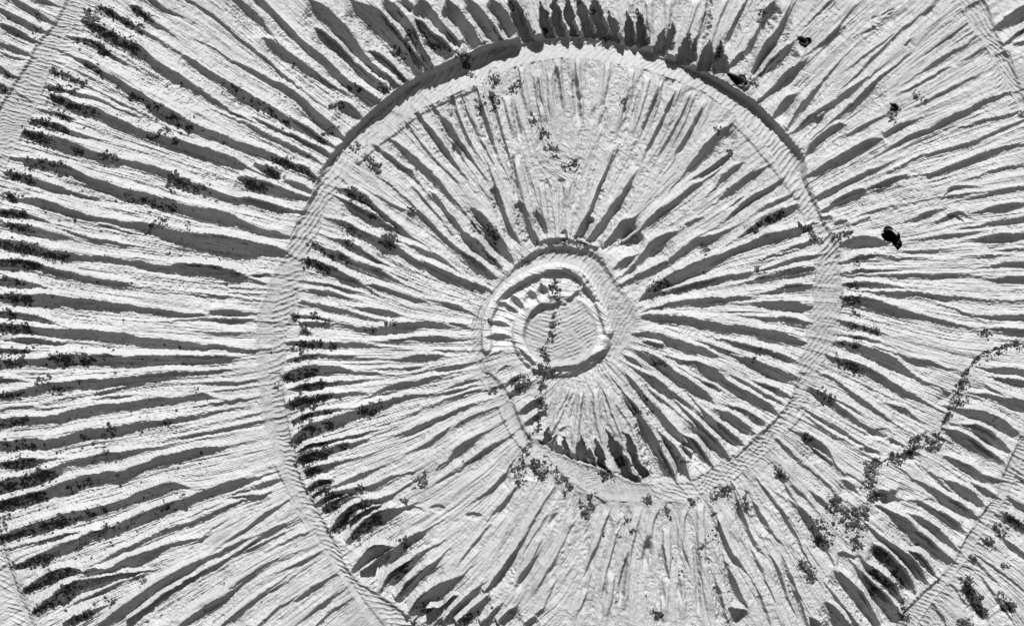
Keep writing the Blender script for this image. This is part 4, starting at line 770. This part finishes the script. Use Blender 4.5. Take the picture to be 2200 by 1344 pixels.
for ox, oy, sc, w, pl in BARS:
    d = dist_to([(ox + a / sc, oy + b / sc) for a, b in pl], 50) + vnoise(22, 171) * 1.4 + vnoise(7, 172) * 0.8
    hw_ = w / sc / 2
    b_ = 1 - sstep(hw_ * 0.55, hw_ + 2.5, d)
    (ax, ay), (bx, by) = pl[0], pl[-1]
    b_ *= sstep(2, 16 + hw_, np.hypot(PX - ox - ax / sc, PY - oy - ay / sc)) * sstep(4, 46, np.hypot(PX - ox - bx / sc, PY - oy - by / sc))
    BAR = np.maximum(BAR, b_)
BAR = np.where(led, 0, BAR)
H += BAR * 7.5 * np.clip(1 - CARVE / 12, 0, 1)
soft = 1 - 0.8 * BAR

# ---- the hub: a round field of wandering strokes
hub = np.hypot((PX - 1203) / 80, (PY - 712) / 76)
hubm = 1 - sstep(0.9, 1.05, hub)
hw = vnoise(38, 21) * 7 + vnoise(16, 22) * 1.6
phase = (PY + 0.36 * (PX - 1203) * np.where(PX > 1185, 1, -0.3) + 0.0022 * (PX - 1203) ** 2 + hw)
H += hubm * (np.sin(phase * 2 * np.pi / 9.0) * 0.85 * np.clip(0.7 + 1.1 * vnoise(15, 23), 0, 1.5) + vnoise(6, 24) * 0.7 - 3)

# ---- tool marks
c0_ = np.arctan2(PY - 700, PX - 1205) * 2
C2 += 0.07 * np.cos(c0_)
S2 += 0.07 * np.sin(c0_)
ang = 0.5 * np.arctan2(S2, C2)


def lic(noise, a, n, step=1.0):
    out = noise.copy()
    iy, ix = np.mgrid[0:NY, 0:NX].astype(np.float32)
    for sgn in (1, -1):
        x, y = ix.copy(), iy.copy()
        px = np.cos(a) * sgn
        py = np.sin(a) * sgn
        for _ in range(n):
            x += px * step
            y += py * step
            jx = np.clip(np.rint(x).astype(np.int32), 0, NX - 1)
            jy = np.clip(np.rint(y).astype(np.int32), 0, NY - 1)
            out += noise[jy, jx]
            nx_, ny_ = np.cos(a[jy, jx]), np.sin(a[jy, jx])
            s = np.where(nx_ * px + ny_ * py < 0, -1.0, 1.0)
            px, py = nx_ * s, ny_ * s
    out -= out.mean()
    return out / out.std()


a32 = ang.astype(np.float32)
streak = lic(rng.standard_normal(PX.shape).astype(np.float32), a32, 16)
streak2 = lic((vnoise(7, 51) + 0.4 * vnoise(4, 52)).astype(np.float32), a32, 30)
teeth = lic(rng.standard_normal(PX.shape).astype(np.float32), (a32 + np.pi / 2 + 0.35 + 0.5 * vnoise(30, 55)).astype(np.float32), 3)
streak3 = lic((vnoise(13, 53) + 0.6 * vnoise(7, 54)).astype(np.float32), a32, 60)
whorl = np.where(led | (hub < 1), 0.45, 1.0)
rough_zone = sstep(0.1, 0.8, vnoise(80, 61) + 0.6 * vnoise(25, 62))
smooth_zone = 1 - rough_zone
H += whorl * (streak * 0.55 * (0.35 + 0.65 * smooth_zone) + streak2 * 0.65 * (0.45 + .55 * smooth_zone) + streak3 * 0.7)
H += (streak * 0.45 + streak2 * 0.6) * TOOTH * whorl
H += teeth * 0.4 * TOOTH * sstep(-0.1, 0.6, vnoise(55, 56))
crumb = fbm(11, 71, 3, 0.7)
H += rough_zone * crumb * 0.65 * soft + fbm(6, 75, 2, .8) * 0.34
H += vnoise(60, 81) * 1.6
# rougher, chipped field near the head of the middle whorl and below the hub
for cx, cy, rx_, ry_, a_ in [(1200, 370, 150, 100, 1.5), (1370, 330, 90, 90, 1.0), (1260, 880, 110, 70, .9), (1250, 1200, 180, 140, .9),
                             (1120, 1030, 60, 50, 1.2), (900, 1010, 120, 50, 1.0), (1950, 420, 140, 90, 1.6), (1980, 650, 90, 120, .6), (1900, 930, 120, 70, 1.5),
                             (1850, 60, 110, 50, 1.3), (1335, 640, 40, 80, 1.0), (1030, 640, 40, 50, 1.0), (1930, 1080, 90, 70, 1.4)]:
    z = np.exp(-(((PX - cx) / rx_) ** 2 + ((PY - cy) / ry_) ** 2) * 1.3)
    H += z * a_ * soft * (crumb * 0.9 + np.abs(vnoise(17, int(cx))) * 1.6)

fall = np.abs(np.sin(ang))
free = np.clip(1 - CARVE / 3, 0, 1) * 0.8 * ~led * (hub > 1.3)
pol = np.arctan2(PY - 700, PX - 1205)
rr_ = np.hypot(PX - 1205, PY - 700)
nf = np.where((PY > 700) & (rr_ < 335), 40, np.where((PY < 700) & (rr_ > 600), 76, 58))
fl_ = np.cos(pol * nf + vnoise(120, 131) * 2.2 + vnoise(40, 132) * 0.9)
sect = sstep(0.6, 0.92, fall) * free * soft
trough = 1 - sstep(-0.75, 0.6, fl_ + 0.25 * vnoise(9, 134))
H -= sect * (5.2 + 3.2 * vnoise(90, 133)) * trough
H += sect * trough * (fbm(8, 135, 2, .9) * 1.25 + np.abs(vnoise(12, 136)) * 1.2)
scr = lic((vnoise(4, 141) > 0.62).astype(np.float32), a32, 34)
H -= np.clip(scr - 1.0, 0, 1.6) * 0.85 * whorl
scr2 = lic((vnoise(5, 143) > 0.7).astype(np.float32), (a32 + 0.12 * vnoise(60, 144)).astype(np.float32), 22)
H -= np.clip(scr2 - 1.1, 0, 1.5) * 0.6 * whorl
H += fbm(5, 151, 2, .9) * 0.55 * TOOTH
chip = np.maximum(fbm(15, 161, 3, .65) - 0.35, 0)
H -= chip * 2.2 * soft * (0.35 + 0.65 * rough_zone) * np.where(led, .5, 1)

# chisel strokes across the sunk bands
strokes = []
for msk, an, per in [((ledge_id == 1) & (PY < 560), -50, 12), ((ledge_id == 1) & (PY >= 560) & (PX < 800) & (PY < 950), -18, 11.5), ((ledge_id == 1) & (PX < 900) & (PY >= 950), 8, 11),
                     ((ledge_id == 1) & (PX > 1500) & (PY >= 480), -52, 10), ((ledge_id == 1) & (PX > 1400) & (PY >= 800), 20, 9), ((ledge_id == 1) & inner_zone, -60, 9),
                     (ledge_id == 2, 14, 8), (ledge_id == 3, 20, 9), (ledge_id == 4, 48, 10), (ledge_id == 5, 22, 9)]:
    a = math.radians(an)
    ph = -math.sin(a) * PX + math.cos(a) * PY + vnoise(45, an + 300) * 8 + vnoise(15, an + 400) * 3.2
    half = sstep(-22, 4, dO - dI) if (an in (-18, 8)) else 1
    H += half * msk * (1 - 2 * np.abs(np.sin(ph * np.pi / per)) ** 0.7) * ((2.1 if an == -50 else 1.7 if an in (-18, 8) else 1.0) + 0.6 * vnoise(30, an + 500)) + msk * (fbm(8, an + 600, 2, .8) * 0.7)
# strokes that run on outside the outer bands and beside the left limb of the spiral
for line, off, an in [(OUT_SETS[0][1], 34, 14), (OUT_SETS[3][0], 26, 22), (OUT_SETS[1][0], 34, 24), (OUT_SETS[2][1], 26, -35), (SPIRAL_IN[:60], 14, -10)]:
    d = dist_to(line, 60)
    a = math.radians(an)
    ph = -math.sin(a) * PX + math.cos(a) * PY + vnoise(40, an + 700) * 6
    H += (1 - sstep(off * .5, off, d)) * ~led * (1 - 2 * np.abs(np.sin(ph * np.pi / 10)) ** .7) * 1.3

# ---- cracks
CRACKS = [
    ([(1192, 600), (1195, 640), (1190, 680), (1188, 705), (1183, 725), (1173, 740), (1170, 762), (1180, 778), (1176, 800), (1165, 815), (1160, 850), (1166, 875), (1160, 905), (1148, 920)], 3, 6),
    ([(1138, 935), (1134, 955), (1124, 975), (1120, 1000)], 4, 8),
    ([(1170, 980), (1196, 1005), (1205, 1024), (1220, 1032)], 4, 7),
    ([(2200, 740), (2150, 745), (2110, 765), (2090, 780), (2075, 810), (2064, 830), (2052, 855), (2045, 880), (2035, 905), (2022, 935), (2008, 960), (1990, 950), (1965, 960), (1950, 985), (1915, 985), (1880, 1000), (1872, 1040), (1880, 1065)], 8, 10),
    ([(895, 50), (905, 80), (925, 95), (960, 97), (985, 115), (1000, 140)], 4, 9),
    ([(310, 505), (328, 480), (338, 470)], 4, 8), ([(160, 565), (178, 585)], 3, 5),
    ([(1880, 40), (1905, 30), (1920, 22)], 5, 8), ([(1850, 75), (1875, 62), (1895, 52)], 5, 8),
    ([(2035, 415), (2045, 400), (2075, 402)], 4, 7), ([(1985, 465), (2015, 470), (2045, 458), (2060, 462), (2075, 485)], 5, 9),
    ([(1948, 1285), (1940, 1330)], 6, 12), ([(1560, 1055), (1600, 1050), (1620, 1075)], 3, 5),
]
crackm = np.zeros(PX.shape)
for line, w, dp in CRACKS:
    d = dist_to(line, 30) + vnoise(14, 90) * 3.0 + vnoise(8, 91) * 2.6 + vnoise(4, 92) * 1.5
    k = (1 - sstep(w * .2, w * 0.8, d)) * (0.55 + 0.6 * vnoise(22, 93))
    H -= dp * np.maximum(k, 0)
    crackm = np.maximum(crackm, k)

# ---- natural hollows
PITS = [((1912, 510), [(-20, -6), (-8, -24), (2, -22), (20, -8), (22, 4), (26, 18), (16, 27), (8, 14), (-12, 6)], 60),
        ((1724, 88), [(-16, -12), (2, -8), (18, -6), (19, 3), (8, 14), (-4, 8)], 40),
        ((1586, 172), [(-26, -16), (-8, -14), (14, -10), (20, 6), (8, 20), (-10, 10)], 40),
        ((1918, 232), [(-6, -10), (8, -8), (14, 2), (6, 10), (-4, 4)], 26)]
pitm = np.zeros(PX.shape, int)
for k, ((cx, cy), pl, dp) in enumerate(PITS):
    line = [(cx + a, cy + b) for a, b in pl]
    # uneven outline
    m = inside(line)
    d = dist_to(line + line[:1], 40)
    sd = np.where(m, d, -d) + vnoise(9, 96 + k) * 3.0 + vnoise(5, 97 + k) * 1.5
    m = sd > 0
    d = np.abs(sd)
    H -= np.where(m, dp * sstep(-1, 9, d), 0)
    H += np.where(~m, 0.8 * (1 - sstep(2, 14, d)) * (1 + vnoise(8, 95)), 0)
    pitm[m] = k + 1

# hollow spalls beside the big crack
for cx, cy, rx_, ry_, dp in [(1960, 980, 22, 14, 9), (1900, 1070, 30, 20, 7), (1890, 930, 26, 12, 6), (1925, 1065, 40, 18, 6), (1840, 1105, 45, 25, 5),
                             (1130, 1015, 30, 18, 6), (2000, 1085, 40, 12, 4), (1045, 615, 10, 10, 3), (890, 1095, 26, 9, 6), (1018, 1108, 16, 8, 8), (940, 1092, 18, 8, 6)]:
    q = np.hypot((PX - cx) / rx_, (PY - cy) / ry_) + 0.3 * vnoise(16, int(cx + cy))
    H -= dp * (1 - sstep(0.6, 1.05, q))

H = np.clip(H, -90, 14)

# ------------------------------------------------------------------ which face belongs to which piece
fid = ribi[:-1, :-1].copy()
fl = ledge_id[:-1, :-1]
fh = hub[:-1, :-1]
fp = pitm[:-1, :-1]
BASE = n_rib
fid = np.where(fl > 0, BASE + fl, fid)                       # 1..5 suture bands
fid = np.where(fh < 1.0, BASE + 10, fid)                     # hub field
rim = (np.hypot((PX - 1203) / 97, (PY - 706) / 96)[:-1, :-1] < 1.0) & (fh >= 1.0)
fid = np.where(rim, BASE + 11, fid)
ringd = dist_to(RAILS[0][0], 40)[:-1, :-1]
fid = np.where((ringd < 11) & ~rim & (fh >= 1), BASE + 12, fid)
fid = np.where(fp > 0, BASE + 20 + fp, fid)


def grow(f):
    """give the -1 faces to a neighbour, ring by ring"""
    while (f < 0).any():
        before = (f < 0).sum()
        for dy, dx in ((0, 1), (0, -1), (1, 0), (-1, 0)):
            s = np.full(f.shape, -1)
            ya, yb = max(dy, 0), f.shape[0] + min(dy, 0)
            xa, xb = max(dx, 0), f.shape[1] + min(dx, 0)
            s[ya:yb, xa:xb] = f[ya - dy:yb - dy, xa - dx:xb - dx]
            u = (f < 0) & (s >= 0)
            f[u] = s[u]
        if (f < 0).sum() == before:
            break
    return f


def keep_largest(f):
    """each piece in one connected part: its stray islands go to -1"""
    h, w = f.shape
    # connected runs per row, joined by union-find
    flat = f.ravel()
    start = np.ones(f.shape, bool)
    start[:, 1:] = f[:, 1:] != f[:, :-1]
    run = np.cumsum(start.ravel()).reshape(f.shape) - 1
    nr = run.max() + 1
    parent = list(range(nr))

    def find(a):
        while parent[a] != a:
            parent[a] = parent[parent[a]]
            a = parent[a]
        return a
    same = f[1:] == f[:-1]
    pairs = np.unique(np.stack([run[1:][same], run[:-1][same]], 1), axis=0)
    for a, b in pairs.tolist():
        ra, rb = find(a), find(b)
        if ra != rb:
            parent[ra] = rb
    root = np.array([find(a) for a in range(nr)])
    comp = root[run]
    size = np.bincount(comp.ravel(), minlength=nr)
    rid = np.full(nr, -1)
    rid[comp.ravel()] = flat
    best = {}
    for c in np.nonzero(size)[0]:
        i = int(rid[c])
        if i not in best or size[c] > size[best[i]]:
            best[i] = c
    ok = np.zeros(nr, bool)
    for i, c in best.items():
        if size[c] > 110 or i > BASE:
            ok[c] = True
    return np.where(ok[comp], f, -1)


fid = grow(fid)
for _ in range(2):
    fid = grow(keep_largest(fid))

# ------------------------------------------------------------------ the meshes
VX = (PX - CX) * MM
VZ = (CY - PY) * MM + CZ
VY = -H * MM
VERTS = np.stack([VX, VY, VZ], -1).reshape(-1, 3).astype(np.float32)
BACK = 0.108                                                   # pieces reach back into the wall


def mesh_from(name, v, quads):
    me = bpy.data.meshes.new(name)
    me.vertices.add(len(v))
    me.vertices.foreach_set('co', np.ascontiguousarray(v, np.float32).ravel())
    k = quads.shape[1]
    me.loops.add(quads.size)
    me.loops.foreach_set('vertex_index', np.ascontiguousarray(quads, np.int32).ravel())
    me.polygons.add(len(quads))
    me.polygons.foreach_set('loop_start', np.arange(0, quads.size, k, dtype=np.int32))
    me.update(calc_edges=True)
    me.shade_flat()
    return me


root = bpy.data.objects.new('ammonite_carving', None)
COL.objects.link(root)
root.location = (0, 0, CZ)
root['label'] = 'weathered pale stone relief of a coiled ammonite with radiating chiselled ribs'
root['category'] = 'carving'
bpy.context.view_layer.update()


def part(name, me, mat, parent=root):
    o = bpy.data.objects.new(name, me)
    COL.objects.link(o)
    me.materials.append(mat)
    o.parent = parent
    o.matrix_parent_inverse = parent.matrix_world.inverted()
    return o


order = np.argsort(fid.ravel(), kind='stable')
sorted_ids = fid.ravel()[order]
cuts = np.nonzero(np.diff(sorted_ids))[0] + 1
n_made = {}
for chunk in np.split(order, cuts):
    i = int(fid.ravel()[chunk[0]])
    r, c = chunk // (NX - 1), chunk % (NX - 1)
    a = r * NX + c
    q = np.stack([a, a + NX, a + NX + 1, a + 1], 1)
    used, inv = np.unique(q.ravel(), return_inverse=True)
    q = inv.reshape(-1, 4)
    v = VERTS[used]
    ed = np.concatenate([q[:, [0, 1]], q[:, [1, 2]], q[:, [2, 3]], q[:, [3, 0]]])
    keyf = ed[:, 0].astype(np.int64) * len(v) + ed[:, 1]
    keyr = ed[:, 1].astype(np.int64) * len(v) + ed[:, 0]
    bd = ed[~np.isin(keyf, keyr)]                              # outline edges, carried back into the stone
    bv, binv = np.unique(bd.ravel(), return_inverse=True)
    low = v[bv].copy()
    low[:, 1] = BACK
    binv = binv.reshape(-1, 2)
    side = np.stack([bd[:, 1], bd[:, 0], binv[:, 0] + len(v), binv[:, 1] + len(v)], 1)
    v = np.concatenate([v, low])
    q = np.concatenate([q, side])
    if i > BASE + 20:
        nm, mt = 'hollow', (HOLE if i == BASE + 21 else SHADE_LICHEN)
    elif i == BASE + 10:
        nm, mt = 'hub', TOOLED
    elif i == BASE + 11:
        nm, mt = 'hub_rim', SUNLIT
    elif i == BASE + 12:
        nm, mt = 'ring', SUNLIT
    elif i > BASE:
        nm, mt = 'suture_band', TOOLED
    else:
        nm, mt = 'rib', STONE
    part(nm, mesh_from(nm, v, q), mt)
    n_made[nm] = n_made.get(nm, 0) + 1
print(n_made, 'faces', fid.size)

# unseen stone wall behind the relief, reaching past it on every side
bm = bmesh.new()
bmesh.ops.create_cube(bm, size=1.0)
for v in bm.verts:
    v.co = Vector((v.co.x * 4.6, 0.300 + v.co.y * 0.4, 1.45 + v.co.z * 3.0))
bmesh.ops.bevel(bm, geom=bm.edges[:], offset=0.015, segments=2, affect='EDGES')
me = bpy.data.meshes.new('backing_wall')
bm.to_mesh(me)
bm.free()
part('backing_wall', me, STONE)

bm = bmesh.new()
bmesh.ops.create_grid(bm, x_segments=8, y_segments=8, size=150)
me = bpy.data.meshes.new('ground')
bm.to_mesh(me)
bm.free()
g = bpy.data.objects.new('ground', me)
COL.objects.link(g)
me.materials.append(GROUND)
g['kind'] = 'structure'

# ------------------------------------------------------------------ lichen
bm = bmesh.new()
bmesh.ops.create_icosphere(bm, subdivisions=1, radius=1)
ICO_V = np.array([v.co[:] for v in bm.verts])
ICO_F = np.array([[v.index for v in f.verts] for f in bm.faces])
print('ico', len(ICO_V), len(ICO_F))
bm.free()
bm = bmesh.new()
bmesh.ops.create_icosphere(bm, subdivisions=2, radius=1)
bm.free()


def h_at(x, y):
    c = np.clip(np.rint((x - X0) / STEP).astype(int), 0, NX - 1)
    r = np.clip(np.rint((y - Y0) / STEP).astype(int), 0, NY - 1)
    return H[r, c]


def lump_mesh(name, x, y, rad, r):
    """many small knobbly crusts sitting on the stone"""
    k = len(x)
    h = h_at(x, y)
    jit = 1 + r.uniform(-0.42, 0.42, (k, len(ICO_V), 1))
    sc = rad[:, None, None] * np.stack([r.uniform(.7, 1.35, k), r.uniform(.7, 1.35, k), r.uniform(.45, .8, k)], 1)[:, None, :]
    v = ICO_V[None] * jit * sc
    v[..., 0] += x[:, None]
    v[..., 1] += y[:, None]
    v[..., 2] += (h + 0.15 * rad)[:, None]
    w = np.stack([(v[..., 0] - CX) * MM, -v[..., 2] * MM, (CY - v[..., 1]) * MM + CZ], -1).reshape(-1, 3)
    # the y flip of the drawing grid turns the faces over twice, so the winding stays
    f = (ICO_F[None] + (np.arange(k) * len(ICO_V))[:, None, None]).reshape(-1, 3)
    me = mesh_from(name, w, f)
    pale = np.repeat(r.random(k) < 0.22, len(ICO_F)).astype(np.int32)
    me.polygons.foreach_set('material_index', pale)
    return me


def scatter(pts, n, r):
    p = resample(pts, 4.0) if len(pts) > 1 else np.asarray(pts, float)
    i = r.integers(0, len(p), n)
    nclu = max(4, n // 7)
    cl = r.integers(0, len(p), nclu)
    off = np.clip(r.normal(0, .36, (nclu, 2)), -.62, .62)
    cx = p[cl, 0] + off[:, 0] * p[cl, 2]
    cy = p[cl, 1] + off[:, 1] * p[cl, 2]
    k = r.integers(0, nclu, n)
    rad = np.exp(r.normal(0.36, 0.52, n))
    rad = np.clip(rad, .8, 4.6)
    x = cx[k] + r.normal(0, 4.3, n)
    y = cy[k] + r.normal(0, 3.8, n)
    return x, y, rad


allx, ally, allr = [], [], []
gx_, gy_, gr_ = [], [], []
n_lt = 0
for ox, oy, row, n, kind, label in LICHENS:
    r = np.random.default_rng(1000 + n_lt + int(ox) + int(oy) + n)
    p = np.asarray(row, float).reshape(-1, 3) * Z
    p[:, 0] += ox
    p[:, 1] += oy
    x, y, rad = scatter(p, int(n * 3.0), r)
    if kind == 'g':
        rad *= 0.75
    if label:
        me = lump_mesh('lichen_patch', x, y, rad, r)
        o = bpy.data.objects.new('lichen_patch', me)
        COL.objects.link(o)
        me.materials.append(GREYL if kind == 'g' else LICHEN)
        me.materials.append(GREYL)
        o['label'] = label
        o['category'] = 'lichen'
        o['group'] = 'black lichen crusts on the carving'
        n_lt += 1
    else:
        allx.append(x); ally.append(y); allr.append(rad)
# single specks: thick on the shaded left limb, sparse elsewhere
r = np.random.default_rng(99)
nsp = 2600
x = np.where(r.random(nsp) < .72, r.beta(1.0, 2.4, nsp) * 900, r.uniform(0, 2250, nsp))
y = r.uniform(-20, 1370, nsp)
c = np.clip(np.rint((x - X0) / STEP).astype(int), 0, NX - 1)
rr = np.clip(np.rint((y - Y0) / STEP).astype(int), 0, NY - 1)
cv = CARVE[rr, c]
keep = r.random(nsp) < np.clip((cv - 5) / 14, 0.03, 0.6)
x, y = x[keep], y[keep]
k2 = r.integers(1, 4, len(x))
x = np.repeat(x, k2) + r.normal(0, 2.2, k2.sum())
y = np.repeat(y, k2) + r.normal(0, 2.2, k2.sum())
allx.append(x); ally.append(y); allr.append(np.clip(np.exp(r.normal(0.5, .4, len(x))), .9, 3.2))
me = lump_mesh('lichen_specks', np.concatenate(allx), np.concatenate(ally), np.concatenate(allr), r)
o = bpy.data.objects.new('lichen_specks', me)
COL.objects.link(o)
me.materials.append(LICHEN)
me.materials.append(GREYL)
o['kind'] = 'stuff'
o['label'] = 'small black lichen specks scattered over the stone'
print('lichen things', n_lt)
